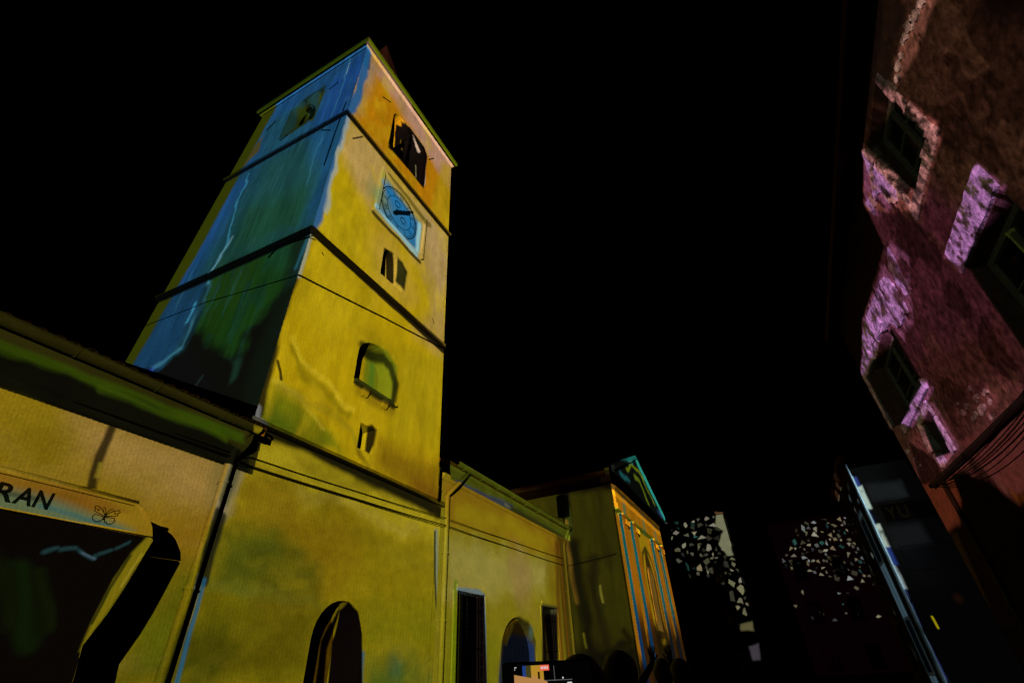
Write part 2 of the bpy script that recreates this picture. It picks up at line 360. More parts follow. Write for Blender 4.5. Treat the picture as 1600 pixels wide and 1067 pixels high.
def paint_chapel_front(p):
    p.fill((136, 88, 10))
    p.brush(2.5, .3, .25)
    u, v = p.u, p.v
    for a, b, c, al in ((30.3, 33.6, (138, 112, 12), .8), (33.6, 34.6, (168, 112, 12), .7)):
        p.poly([(a, -2), (b, -2), (b, 9), (a, 9)], c, al, .3, .3, px=False)
    p.stroke([(26.3, 9.05), (38.5, 9.05)], .25, (70, 84, 14), .9, .5, .15, px=False)
    for x in (28.6, 33.2, 36.4):
        p.stroke([(x, 9.2), (x+.2, 10.2)], .5, (52, 96, 66), .8, .6, .3, px=False)
    p.stroke([(26.3, 10.0), (38.5, 10.0)], .25, (190, 122, 16), .8, .6, .1, px=False)
    p.stroke([(26.3, 10.35), (38.5, 10.35)], .3, (40, 30, 8), .9, .5, .1, px=False)
    p.stroke([(32.5, 7.6), (32.2, 6.4), (33.0, 4.6), (33.8, 3.0)], .8, (40, 32, 8), .95, .4, .5, px=False)
    p.stroke([(31.9, 6.4), (32.0, 4.8)], .4, (100, 64, 12), .8, .7, .3, px=False)
    p.poly([(31.6, 3.2), (33.7, 3.2), (33.7, 6.2), (33.0, 7.5), (32.2, 7.5), (31.6, 6.2)], (46, 32, 8), .97, .1, .3, px=False)
    p.stroke([(32.0, 4.2), (32.3, 6.8)], .3, (120, 74, 12), .8, .6, .3, px=False)
    p.stroke([(31.0, 3.4), (31.0, 6.6), (31.5, 7.6), (32.6, 8.1), (33.7, 7.6), (34.1, 6.6), (34.1, 3.4)], .28, (46, 40, 8), .85, .5, .2, px=False)
    for x_ in (28.3, 30.6, 34.3, 36.6): p.stroke([(x_, 2.5), (x_, 8.6)], .22, (60, 40, 6), .7, .6, .2, px=False)
    p.poly([(26, -1), (39, -1), (39, 3.2), (36, 3.8), (33, 3.0), (30.5, 4.4), (29, 3.0), (26, 1.9)], (14, 9, 5), .97, .4, .8, px=False)
def paint_pil_flank(p):
    p.fill((10, 84, 84)); p.brush(1, .6, .3)
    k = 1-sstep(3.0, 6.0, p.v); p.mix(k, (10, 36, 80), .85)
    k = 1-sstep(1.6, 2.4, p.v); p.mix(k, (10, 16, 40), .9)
def paint_pil_front(p):
    p.fill((146, 86, 8)); p.brush(2, .4, .3)
    p.streaks(6, .3, .58, (96, 70, 8), .6)
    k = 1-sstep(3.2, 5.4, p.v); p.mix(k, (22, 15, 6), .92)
def paint_pil_flank_dim(p):
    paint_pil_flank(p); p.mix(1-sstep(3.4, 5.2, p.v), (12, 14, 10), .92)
def paint_pediment(p):
    p.fill((8, 10, 8))
    mx = (25.7+39.3)/2
    p.stroke([(30.6, 13.35), (mx, 14.0), (39.2, 11.35)], .42, (24, 88, 78), 1, .4, .2, px=False)
    p.stroke([(28.4, 12.6), (30.6, 13.35)], .5, (26, 86, 80), .9, .5, .3, px=False)
    p.stroke([(29.4, 12.2), (31.0, 13.0), (33.4, 13.1), (35.0, 12.4), (36.5, 11.7)], .26, (88, 100, 12), .95, .5, .35, px=False)
    p.stroke([(31.3, 12.3), (32.6, 12.4), (33.6, 11.7), (34.2, 11.2)], .34, (80, 96, 12), .9, .5, .3, px=False)
    p.stroke([(30.0, 12.9), (31.5, 13.3)], .3, (22, 100, 96), .8, .6, .3, px=False)
    p.stroke([(27.5, 11.4), (29.5, 11.5)], .35, (28, 84, 84), .7, .8, .4, px=False)
    p.stroke([(37.0, 11.4), (38.4, 11.3)], .3, (26, 40, 70), .8, .6, .3, px=False)

# ---- right-hand house --------------------------------------------------------------
def paint_house(p):
    p.fill((150, 120, 96))
    p.poly([(1340, 280), (1470, 300), (1600, 420), (1660, 700), (1500, 640), (1380, 560)], (168, 100, 128), .95, .5, .7)
    p.poly([(1400, 380), (1480, 330), (1480, 420), (1440, 480)], (190, 110, 152), .7, .4, .5)
    p.poly([(1430, 560), (1560, 500), (1600, 560), (1560, 600), (1480, 640)], (150, 104, 70), .6, .4, .6)
    p.poly([(1420, 680), (1700, 520), (1760, 760), (1500, 880), (1440, 800)], (228, 150, 150), .95, .12, .25)
    p.poly([(1545, 610), (1600, 580), (1640, 620), (1480, 730), (1500, 690)], (236, 158, 166), .9, .1, .3)
    p.poly([(1440, 745), (1510, 735), (1510, 830), (1470, 835)], (228, 134, 96), .95, .08, .1)
    p.poly([(1560, 735), (1620, 700), (1700, 760), (1590, 790)], (220, 140, 40), .9, .1, .2)
    p.blob((1480, 150), .8, (170, 130, 110), .6)
    p.brush(2.5, 2.0, .45); p.brush(8, 3, .3, 8); p.brush(20, 20, .25, 11)
    p.streaks(1.2, .8, .60, (60, 40, 36), .6); p.streaks(2, 1.5, .66, (200, 150, 130), .35, 55); p.c *= .20
    # bright over the worn stone
    L = (168, 112, 172)
    p.poly([(1526, 256), (1572, 292), (1512, 418), (1474, 402)], L, 1, .04, .05, broken=11)
    p.poly([(1392, 378), (1420, 400), (1424, 500), (1402, 560), (1384, 520), (1345, 590), (1338, 520), (1370, 450)], L, .95, .08, .15, broken=5)
    p.poly([(1446, 592), (1460, 606), (1426, 668), (1406, 658)], L, 1, .04, .05, broken=6)
    p.poly([(1436, 630), (1460, 630), (1500, 700), (1470, 724)], (160, 108, 150), .8, .06, .08)
    p.poly([(1362, 120), (1475, 200), (1440, 330), (1340, 330), (1332, 220), (1420, 290), (1440, 215)], (176, 116, 112), .9, .05, .08, broken=8)
    p.poly([(1405, -40), (1470, -20), (1428, 90), (1402, 140), (1394, 110), (1420, 40)], (160, 120, 106), .85, .06, .12, broken=7)
    p.poly([(1344, 234), (1360, 250), (1404, 298), (1400, 320), (1370, 338), (1354, 320)], L, .8, .06, .1, broken=6)
    p.brush(12, 12, .75, 14); p.brush(30, 14, .5, 17)
    K = (14, 15, 10)
    p.poly([(1384, 150), (1452, 206), (1424, 300), (1352, 226)], K, 1, .03, .04)
    p.poly([(1566, 298), (1700, 420), (1700, 660), (1600, 545), (1508, 414)], K, 1, .03, .04)
    p.poly([(1392, 512), (1446, 602), (1414, 660), (1396, 668), (1354, 588)], K, 1, .03, .04)
    p.poly([(1455, 644), (1482, 690), (1466, 716), (1440, 664)], K, 1, .02, .03)
    p.stroke([(1552, 362), (1580, 390), (1600, 410)], .05, (60, 70, 20), .5, .5, .02); p.stroke([(1575, 330), (1552, 366)], .04, (50, 60, 18), .5, .5, .02)
    p.poly([(1200, -80), (1384, -80), (1378, 60), (1346, 226), (1350, 250), (1350, 320), (1384, 388), (1348, 500), (1344, 590), (1396, 680), (1470, 840), (1300, 840), (1150, 400)], (0, 0, 0), 1, .05, .2)
    # edge of the thrown picture, and the dark it leaves
    p.poly([(1420, 690), (1462, 716), (1475, 745), (1440, 762)], (16, 10, 9), .85, .08, .1)
    p.poly([(1440, 756), (1500, 748), (1504, 816), (1476, 830)], (112, 62, 42), .95, .03, .05)
    p.poly([(1500, 690), (1640, 610), (1720, 700), (1590, 772), (1545, 742)], (122, 72, 74), .8, .06, .1)
    p.poly([(1488, 742), (1504, 736), (1545, 752), (1590, 785), (1720, 720), (1720, 1200), (1400, 1200), (1400, 900), (1470, 832), (1500, 820), (1502, 780)], (0, 0, 0), 1, .08, .12)
    p.poly([(1478, 838), (1496, 832), (1552, 960), (1535, 965)], (30, 26, 6), .9, .1, .1)
    p.poly([(1545, -60), (1700, -60), (1700, 60), (1600, 44), (1560, 40), (1530, 20)], (16, 12, 12), .9, .15, .3)
    p.poly([(1340, -60), (1398, -40), (1420, 20), (1396, 100), (1390, 140), (1366, 160), (1330, 160)], (30, 26, 22), .85, .1, .2)

# ---- far walls ---------------------------------------------------------------------
def shards(p, n, box, size, seed, cols, keep):
    r = np.random.default_rng(seed)
    done = 0; tries = 0; centres = []
    while done < n and tries < n*30:
        tries += 1
        cu = r.uniform(box[0], box[1]); cv = r.uniform(box[2], box[3])
        if not keep(cu, cv): continue
        s = size*r.uniform(.45, 1.15)
        if any(math.hypot(cu-a, cv-b) < .5*(s+t) for a, b, t in centres): continue
        centres.append((cu, cv, s))
        k = int(r.integers(3, 6)); a0 = r.uniform(0, 6.28)
        th = np.sort(a0+np.arange(k)*6.28/k+r.uniform(-.5, .5, k))
        asp = r.uniform(.6, 1.5)
        P = [(cu+s*r.uniform(.35, 1.1)*math.cos(t)*asp**.5*.66, cv+s*r.uniform(.35, 1.1)*math.sin(t)/asp**.5*.66) for t in th]
        c = cols[int(r.integers(0, len(cols)))]; f = r.uniform(.2, .78)
        m = (np.abs(p.u-cu) < s*1.3) & (np.abs(p.v-cv) < s*1.3)
        if not m.any(): continue
        q = Paint.__new__(Paint); q.u, q.v = p.u[m], p.v[m]; q.wu = p.wu[m]; q.wv = p.wv[m]; q.seed = 0
        q.c = p.c[m].copy(); q.poly(P, tuple(int(x*f) for x in c), 1, .03, .0, px=False); p.c[m] = q.c
        done += 1
PALE = [(176, 172, 140), (160, 160, 132), (186, 182, 160), (150, 150, 112), (176, 186, 186), (60, 122, 112), (164, 150, 116)]
def paint_far_a(p):
    p.fill((0, 0, 0))
    rightness = lambda u, v: (v > 7.0 or u < 4.6) and (u < 4.4 or v > 6.6 or u < 5.2)
    shards(p, 80, (2.72, 5.4, 5.0, 12.5), .64, 3, PALE[:4]+PALE[:2], lambda u, v: u < 3.3+(v-5)*.42)
    shards(p, 26, (5.0, 7.4, 8.0, 12.5), .5, 5, PALE, lambda u, v: True)
    p.poly([(1118, 800), (1131, 800), (1146, 868), (1138, 868), (1122, 850), (1130, 830), (1118, 822)], (112, 114, 88), .95, .08, .2)
    p.poly([(1170, 1010), (1185, 1005), (1188, 1030), (1176, 1032)], (70, 66, 74), .7, .1, .1)
    p.poly([(1155, 976), (1176, 970), (1178, 985), (1158, 985)], (96, 92, 60), .8, .1, .1)
def paint_far_b(p):
    p.fill((5, 0, 1))
    shards(p, 110, (-8.4, -.6, 6.6, 11.9), .46, 11, PALE, lambda u, v: (v < 8.6+1.25*(-u-.4)) and (v > 7.2 or u < -1.5) and (v < 11.9-.12*max(0, -u-5.5)**2) and (v > 7.4+.35*(u+4)))
    shards(p, 16, (-8.0, -.4, 4.2, 7.0), .26, 13, PALE, lambda u, v: True)
    p.brush(4, 4, .2)
def paint_far_side(p):      # street wall of the corner house, struck almost edge-on
    p.fill((0, 0, 0))
    shards(p, 16, (22.6, 27, 1.5, 8.0), .5, 21, [(120, 130, 120), (90, 110, 116), (90, 96, 80)], lambda u, v: v < 9-(u-22)*.25)
    k = 1-sstep(21.75, 22.6, p.u+.25*np.floor(p.v*1.3) % 3*.2)
    p.mix(k, (120, 156, 172), .9)
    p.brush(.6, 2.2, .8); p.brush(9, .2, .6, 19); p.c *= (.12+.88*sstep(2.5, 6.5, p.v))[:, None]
    k2 = sstep(22.9, 23.2, p.u)*(1-sstep(24.0, 24.4, p.u))*(1-sstep(6.2, 6.6, p.v)); p.mix(k2, (50, 70, 80), .8); p.brush(7, .25, .9, 21)
def paint_far_end(p):       # its end wall: bright blocks along the corner pier, faint spill on the boards
    p.fill((9, 10, 11))
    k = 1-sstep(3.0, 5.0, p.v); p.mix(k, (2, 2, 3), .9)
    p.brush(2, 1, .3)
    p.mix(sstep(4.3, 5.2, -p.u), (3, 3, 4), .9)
    def block(z0, z1, c, y1): p.poly([(-3.55, z0), (y1, z0), (y1, z1), (-3.55, z1)], c, .9, .05, .12, px=False, broken=3)
    p.poly([(-3.9, 6.36), (-5.0, 6.36), (-5.0, 7.0), (-3.9, 7.0)], (27, 30, 31), .9, .12, .2, px=False)
    p.poly([(-3.9, 5.6), (-4.8, 5.6), (-4.8, 6.28), (-3.9, 6.28)], (10, 9, 8), .9, .08, .2, px=False)
    p.poly([(-3.9, 4.85), (-5.0, 4.85), (-4.9, 5.5), (-3.9, 5.5)], (20, 22, 23), .9, .15, .2, px=False)
    block(1.0, 3.6, (50, 60, 110), -3.63)
    block(3.6, 4.3, (130, 142, 146), -3.68)
    block(4.3, 4.9, (36, 56, 120), -3.78); block(4.9, 5.65, (166, 184, 172), -3.78)
    block(5.65, 6.15, (30, 40, 84), -3.68); block(6.15, 7.0, (172, 196, 186), -3.78); block(7.0, 7.35, (44, 64, 130), -3.72)
    p.stroke([(-3.62, 3.6), (-3.62, 5.0), (-3.61, 7.4)], .045, (140, 174, 190), .7, .6, .02, px=False)
    p.blob((-4.9, 3.2), .2, (26, 13, 6), .7, px=False); p.stroke([(-4.0, 2.75), (-4.02, 2.45)], .06, (150, 140, 10), .9, .5, .03, px=False)

class Rect:
    """flat surface: axis 'x' or 'y' held at c, u along the other axis, v = height"""
    def __init__(s, axis, c, u0, u1, v0, v1, paint, albedo, slope=None):
        s.axis, s.c, s.u0, s.u1, s.v0, s.v1, s.paint, s.alb, s.clip = axis, c, u0, u1, v0, v1, paint, albedo, slope

def inside(P):
    def f(u, v):
        k = np.zeros(u.shape, bool)
        for (x0, y0), (x1, y1) in zip(P, P[1:]+P[:1]):
            if y0 != y1: k ^= ((y0 > v) != (y1 > v)) & (u < (x1-x0)*(v-y0)/(y1-y0)+x0)
        return k
    return f
K_INT = 1000.0
def projector(name, pos, aim, tan_half, N, rects, grid=0.0):
    pos = np.array(pos, float); aim = np.array(aim, float)
    d = Vector(aim-pos).normalized(); q = d.to_track_quat('-Z', 'Y'); M = np.array(q.to_matrix())
    g = (np.arange(N, dtype=np.float32)+.5)/N*2-1
    gx, gy = np.meshgrid(g*tan_half, g*tan_half)
    D = gx[..., None]*M[:, 0]+gy[..., None]*M[:, 1]-M[:, 2]
    D = D.reshape(-1, 3).astype(np.float32)
    best = np.full(D.shape[0], 1e9, np.float32); who = np.full(D.shape[0], -1, np.int16)
    for i, r in enumerate(rects):
        a = 0 if r.axis == 'x' else 1; b = 1-a
        with np.errstate(divide='ignore', invalid='ignore'):
            t = (r.c-pos[a])/D[:, a]
        u = pos[b]+t*D[:, b]; v = pos[2]+t*D[:, 2]
        ok = (t > 0) & (t < best) & (u > r.u0) & (u < r.u1) & (v > r.v0) & (v < r.v1)
        if r.clip is not None: ok &= r.clip(u, v)
        best[ok] = t[ok]; who[ok] = i
    img = np.zeros((N*N, 4), np.float32); img[:, 3] = 1
    for i, r in enumerate(rects):
        idx = np.nonzero(who == i)[0]
        if idx.size == 0: continue
        a = 0 if r.axis == 'x' else 1; b = 1-a
        t = best[idx]; u = pos[b]+t*D[idx, b]; v = pos[2]+t*D[idx, 2]
        to_uv = (lambda p, r=r: (lambda w: (w[1], w[2]))(on_x(p, r.c))) if r.axis == 'x' else (lambda p, r=r: (lambda w: (w[0], w[2]))(on_y(p, r.c)))
        P = Paint(u, v, i*5+3, to_uv); r.paint(P)
        L = np.linalg.norm(D[idx], axis=1); r2 = (t*L)**2; cs = np.abs(D[idx, a])/L
        img[idx, :3] = np.maximum(P.c, 0)*(r2/(np.maximum(cs, .08)*r.alb*K_INT))[:, None]
    im = bpy.data.images.new(name+'_picture', N, N, float_buffer=True, is_data=True)
    im.pixels.foreach_set(img.ravel()); im.update(); im.pack()
    L = bpy.data.lights.new(name, 'SPOT'); o = bpy.data.objects.new(name, L); COL.objects.link(o)
    o.location = Vector(pos); o.rotation_mode = 'QUATERNION'; o.rotation_quaternion = q
    L.energy = 4*math.pi*math.pi*K_INT; L.spot_size = 2*math.atan(tan_half*1.42); L.spot_blend = 0
    L.shadow_soft_size = 0.0; L.use_nodes = True
    n = L.node_tree.nodes; k = L.node_tree.links
    em = n['Emission']
    tc = n.new('ShaderNodeTexCoord'); sp = n.new('ShaderNodeSeparateXYZ'); k.new(tc.outputs['Normal'], sp.inputs[0])
    def m(op, a, b):
        x = n.new('ShaderNodeMath'); x.operation = op
        for i, s in enumerate((a, b)):
            if isinstance(s, (int, float)): x.inputs[i].default_value = s
            else: k.new(s, x.inputs[i])
        return x.outputs[0]
    nz = m('MULTIPLY', sp.outputs[2], -2*tan_half)
    uu = m('ADD', m('DIVIDE', sp.outputs[0], nz), .5); vv = m('ADD', m('DIVIDE', sp.outputs[1], nz), .5)
    cb = n.new('ShaderNodeCombineXYZ'); k.new(uu, cb.inputs[0]); k.new(vv, cb.inputs[1])
    tx = n.new('ShaderNodeTexImage'); tx.image = im; tx.interpolation = 'Linear'; tx.extension = 'CLIP'
    k.new(cb.outputs[0], tx.inputs[0]); k.new(tx.outputs[0], em.inputs[0])
    st = 1.0
    if grid:      # the projector's own pixel columns
        s1 = m('SINE', m('MULTIPLY', uu, grid), 0.0); em_s = m('ADD', m('MULTIPLY', s1, .045), 1.0); k.new(em_s, em.inputs[1])
    else: em.inputs[1].default_value = 1.0
    return o

PD = .17
PIL = (27.7, 29.9, 35.0, 37.3)      # chapel pilaster centres
ALB = 0.55
church = [
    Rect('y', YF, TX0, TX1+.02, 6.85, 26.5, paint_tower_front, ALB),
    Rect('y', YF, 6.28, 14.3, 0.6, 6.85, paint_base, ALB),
    Rect('y', YF, -1.5, 6.28, 0.6, 6.3, paint_left_wing, ALB),
    Rect('y', YF, 14.3, CX, 0.6, 8.0, paint_right_wing, ALB),
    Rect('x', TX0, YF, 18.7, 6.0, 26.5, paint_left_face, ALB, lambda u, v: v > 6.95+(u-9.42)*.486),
    Rect('y', 8.6, .8, 4.46, 3.6, 4.12, paint_valance, .6, lambda u, v: (v > 3.625+.0164*(u-.8)) & (v < 4.12-.012*(u-.8)) & (v < 4.08-np.maximum(0, u-4.04)*.9)),
    Rect('y', 8.66, .8, 4.5, .4, 3.66, paint_curtain, .6, inside(CURT)),
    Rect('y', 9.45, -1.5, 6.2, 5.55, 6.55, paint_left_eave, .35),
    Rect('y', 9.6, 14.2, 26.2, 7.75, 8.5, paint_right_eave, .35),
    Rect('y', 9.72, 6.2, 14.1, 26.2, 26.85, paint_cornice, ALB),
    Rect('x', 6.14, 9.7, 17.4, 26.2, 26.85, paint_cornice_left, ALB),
    Rect('y', 12.0, 8.0, 12.5, 30.0, 38.6, paint_spire, .3),
    Rect('x', CX, CY-.1, 15.0, 1.0, 11.3, paint_chapel_side, ALB),
    Rect('y', CY, CX, CXR, 0.6, 10.5, paint_chapel_front, ALB),
    Rect('y', CY-.45, 25.6, 39.4, 10.9, 14.3, paint_pediment, ALB, lambda u, v: v < 14.25-.405*np.abs(u-32.5)),
]
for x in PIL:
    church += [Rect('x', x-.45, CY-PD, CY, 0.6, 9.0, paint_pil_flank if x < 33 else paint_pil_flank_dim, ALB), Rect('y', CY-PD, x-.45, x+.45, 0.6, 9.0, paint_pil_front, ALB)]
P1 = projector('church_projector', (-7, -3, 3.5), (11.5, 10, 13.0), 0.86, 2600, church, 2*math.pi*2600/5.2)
P2 = projector('house_projector', (-5, 7.0, 3.0), (9.5, YR, 6.4), 0.55, 1400, [Rect('y', YR, 3.0, RX1+.05, 2.3, 9.12, paint_house, .55)])
P3 = projector('street_projector', (-4, 1.0, 4.5), (40, .8, 6.5), 0.30, 1800, [
    Rect('x', FX, 2.6, 7.4, 1.0, 12.9, paint_far_a, .5), Rect('x', GX, -8.6, -.35, 1.0, 12.2, paint_far_b, .5),
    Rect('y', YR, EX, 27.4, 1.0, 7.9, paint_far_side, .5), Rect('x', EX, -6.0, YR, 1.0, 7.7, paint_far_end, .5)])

# ------------------------------------------------------------------ materials
MATS = {}
def mat(name, col, rough=.9, var=.12, scale=6.0, bump=.0, bscale=60.0, metal=0.0, spec=.3):
    if name in MATS: return MATS[name]
    m = bpy.data.materials.new(name); m.use_nodes = True; n = m.node_tree.nodes; k = m.node_tree.links
    b = n['Principled BSDF']; b.inputs['Roughness'].default_value = rough; b.inputs['Metallic'].default_value = metal
    b.inputs['Specular IOR Level'].default_value = spec
    tc = n.new('ShaderNodeTexCoord'); nz = n.new('ShaderNodeTexNoise'); nz.inputs['Scale'].default_value = scale
    nz.inputs['Detail'].default_value = 6; nz.inputs['Roughness'].default_value = .65
    k.new(tc.outputs['Object'], nz.inputs['Vector'])
    r = n.new('ShaderNodeValToRGB'); k.new(nz.outputs[0], r.inputs[0])
    r.color_ramp.elements[0].position = .28; r.color_ramp.elements[1].position = .72
    r.color_ramp.elements[0].color = (*[c*(1-var) for c in col], 1); r.color_ramp.elements[1].color = (*[min(1, c*(1+var)) for c in col], 1)
    k.new(r.outputs[0], b.inputs['Base Color'])
    if bump:
        n2 = n.new('ShaderNodeTexNoise'); n2.inputs['Scale'].default_value = bscale; n2.inputs['Detail'].default_value = 4
        k.new(tc.outputs['Object'], n2.inputs['Vector'])
        bp = n.new('ShaderNodeBump'); bp.inputs['Strength'].default_value = bump; bp.inputs['Distance'].default_value = .02
        k.new(n2.outputs[0], bp.inputs['Height']); k.new(bp.outputs[0], b.inputs['Normal'])
    MATS[name] = m; return m
def emit(name, col, s):
    m = bpy.data.materials.new(name); m.use_nodes = True; n = m.node_tree.nodes
    b = n['Principled BSDF']; b.inputs['Base Color'].default_value = (0, 0, 0, 1); b.inputs['Roughness'].default_value = .2
    b.inputs['Emission Color'].default_value = (*col, 1); b.inputs['Emission Strength'].default_value = s
    return m
PLASTER = mat('lime_plaster', (.55, .55, .54), .95, .07, 1.3, .35, 28)
STONE = mat('pale_limestone', (.55, .54, .52), .9, .16, 9, .5, 40)
DARKSTONE = mat('grey_sandstone', (.16, .155, .15), .9, .25, 9, .4, 40)
TILE = mat('clay_roof_tile', (.30, .14, .09), .9, .3, 7, .3, 50)
IRON = mat('black_iron', (.02, .02, .02), .6, .3, 20)
RUBBER = mat('black_cable_rubber', (.012, .012, .012), .7, .2, 20)
ZINC = mat('painted_zinc', (.45, .45, .43), .6, .12, 12, .1, 50)
WOOD = mat('dark_weathered_wood', (.10, .07, .05), .8, .35, 14, .3, 60)
FRAMEW = mat('pale_frame_paint', (.36, .37, .30), .7, .25, 12, .2, 60)
DOORW = mat('brown_door_wood', (.20, .13, .09), .8, .3, 10, .3, 60)
GLASS = mat('dark_window_glass', (.012, .014, .016), .12, .1, 3, spec=.5)
CLOTH = mat('cream_awning_cloth', (.60, .58, .52), .9, .06, 20, .25, 140)
PRINT = mat('black_print', (.008, .008, .008), .8, .1, 20)
STUCCO = mat('brown_stucco', (.21, .125, .10), .95, .35, 7, .5, 30)
FLAKE = mat('pale_old_plaster', (.42, .40, .385), .95, .6, 11, 1.0, 26)
FARWALL = mat('far_house_plaster', (.50, .49, .47), .95, .1, 1.5, .2, 20)
PAVE = mat('street_paving', (.07, .068, .065), .8, .3, 2.0, .3, 12)
BOARD = mat('grey_sign_board', (.42, .43, .44), .6, .15, 5)
DIAL = mat('clock_dial_paint', (.52, .53, .53), .8, .08, 6)
SKIN = mat('skin', (.45, .28, .21), .6, .1, 12)
HAIR = mat('dark_hair', (.012, .009, .007), .6, .3, 40)
JACKET = mat('black_jacket_cloth', (.014, .014, .016), .9, .3, 30)
TROUS = mat('dark_denim', (.016, .018, .026), .9, .3, 30)
BLACKGL = mat('black_phone_glass', (.006, .006, .006), .2, .1, 5, spec=.5)

# ------------------------------------------------------------------ mesh building
class MB:
    def __init__(s): s.v = []; s.f = []
    def face(s, pts):
        b = len(s.v); s.v += [tuple(map(float, p)) for p in pts]; s.f.append(tuple(range(b, b+len(pts))))
    def box(s, a, b, rz=None):
        x0, y0, z0 = a; x1, y1, z1 = b; n = len(s.v)
        s.v += [(x0, y0, z0), (x1, y0, z0), (x1, y1, z0), (x0, y1, z0), (x0, y0, z1), (x1, y0, z1), (x1, y1, z1), (x0, y1, z1)]
        s.f += [tuple(n+i for i in q) for q in ((0, 3, 2, 1), (4, 5, 6, 7), (0, 1, 5, 4), (1, 2, 6, 5), (2, 3, 7, 6), (3, 0, 4, 7))]
        return s
    def rough_box(s, a, b, j, seed):
        r = random.Random(seed); n = len(s.v); s.box(a, b)
        for i in range(n, n+8): s.v[i] = tuple(c+r.uniform(-j, j) for c in s.v[i])
        return s
    def prism(s, pts, d):
        """outline pts (3-D), pushed along vector d; triangulated caps"""
        P = [Vector(p) for p in pts]; d = Vector(d); n = len(s.v); k = len(P)
        s.v += [tuple(p) for p in P]+[tuple(p+d) for p in P]
        for t in tessellate_polygon([P]):
            s.f.append(tuple(n+i for i in t)); s.f.append(tuple(n+k+i for i in reversed(t)))
        for i in range(k): j = (i+1) % k; s.f.append((n+i, n+j, n+k+j, n+k+i))
        return s
    def sheet(s, outer, holes, to3, depth):
        """a wall sheet with openings; each opening gets reveals pushed by `depth`"""
        loops = [outer]+holes
        V3 = [[Vector((p[0], p[1], 0)) for p in L] for L in loops]; flat = [p for L in loops for p in L]
        n = len(s.v); s.v += [tuple(to3(*p)) for p in flat]
        for t in tessellate_polygon(V3): s.f.append(tuple(n+i for i in t))
        d = Vector(depth)
        for L in holes:
            for i in range(len(L)):
                p, q = Vector(to3(*L[i])), Vector(to3(*L[(i+1) % len(L)])); s.face([p, q, q+d, p+d])
        return s
    def tube(s, pts, r, n=8, caps=True):
        pts = [Vector(p) for p in pts]; prev = None; base0 = len(s.v)
        for i, p in enumerate(pts):
            t = (pts[min(i+1, len(pts)-1)]-pts[max(i-1, 0)]).normalized()
            a = t.cross(Vector((0, 0, 1)))
            if a.length < .02: a = t.cross(Vector((0, 1, 0)))
            a.normalize(); b = t.cross(a)
            rr = r[i] if isinstance(r, (list, tuple)) else r
            s.v += [tuple(p+a*rr*math.cos(2*math.pi*j/n)+b*rr*math.sin(2*math.pi*j/n)) for j in range(n)]
            if i:
                o = base0+(i-1)*n
                s.f += [(o+j, o+(j+1) % n, o+n+(j+1) % n, o+n+j) for j in range(n)]
        if caps:
            s.f.append(tuple(range(base0+n-1, base0-1, -1))); e = base0+(len(pts)-1)*n; s.f.append(tuple(range(e, e+n)))
        return s
    def ring(s, c, r0, r1, y0, y1, n=48):
        """flat ring in the XZ plane between y0 (front) and y1"""
        for i in range(n):
            a, b = 2*math.pi*i/n, 2*math.pi*(i+1)/n
            P = lambda r, t, y: (c[0]+r*math.cos(t), y, c[1]+r*math.sin(t))
            s.face([P(r0, a, y0), P(r1, a, y0), P(r1, b, y0), P(r0, b, y0)])
            s.face([P(r1, a, y0), P(r1, a, y1), P(r1, b, y1), P(r1, b, y0)])
            s.face([P(r0, a, y0), P(r0, b, y0), P(r0, b, y1), P(r0, a, y1)])
        return s
    def build(s, name, m, parent=None, smooth=False, bevel=0):
        me = bpy.data.meshes.new(name); me.from_pydata(s.v, [], s.f)
        bm = bmesh.new(); bm.from_mesh(me); bmesh.ops.remove_doubles(bm, verts=bm.verts, dist=1e-4)
        bmesh.ops.recalc_face_normals(bm, faces=bm.faces); bm.to_mesh(me); bm.free()
        me.materials.append(m)
        if smooth: me.polygons.foreach_set('use_smooth', [True]*len(me.polygons))
        o = bpy.data.objects.new(name, me); COL.objects.link(o)
        if parent: o.parent = parent; o.matrix_parent_inverse = parent.matrix_world.inverted()
        if bevel:
            b = o.modifiers.new('bevel', 'BEVEL'); b.width = bevel; b.segments = 2
        return o
def empty(name, loc, label, cat, group=None):
    o = bpy.data.objects.new(name, None); o.location = loc; COL.objects.link(o)
    o.matrix_world = Matrix.Translation(loc)
    o['label'] = label; o['category'] = cat
    if group: o['group'] = group
    return o
def tag(o, label, cat, group=None):
    o['label'] = label; o['category'] = cat
    if group: o['group'] = group
    return o
def arch(x0, x1, z0, zs, n=12, rise=None):
    """outline of an arched opening, counter-clockwise"""
    r = (x1-x0)/2; c = (x0+x1)/2; h = r if rise is None else rise
    return [(x0, z0), (x1, z0)]+[(c+r*math.cos(math.pi*i/n), zs+h*math.sin(math.pi*i/n)) for i in range(n+1)]
def rect(x0, x1, z0, z1): return [(x0, z0), (x1, z0), (x1, z1), (x0, z1)]
yplane = lambda y: (lambda u, v: Vector((u, y, v)))
xplane = lambda x: (lambda u, v: Vector((x, u, v)))

# ------------------------------------------------------------------ ground
g = MB(); g.face([(-300, -300, 0), (500, -300, 0), (500, 300, 0), (-300, 300, 0)])
go = g.build('ground', PAVE); go['kind'] = 'structure'

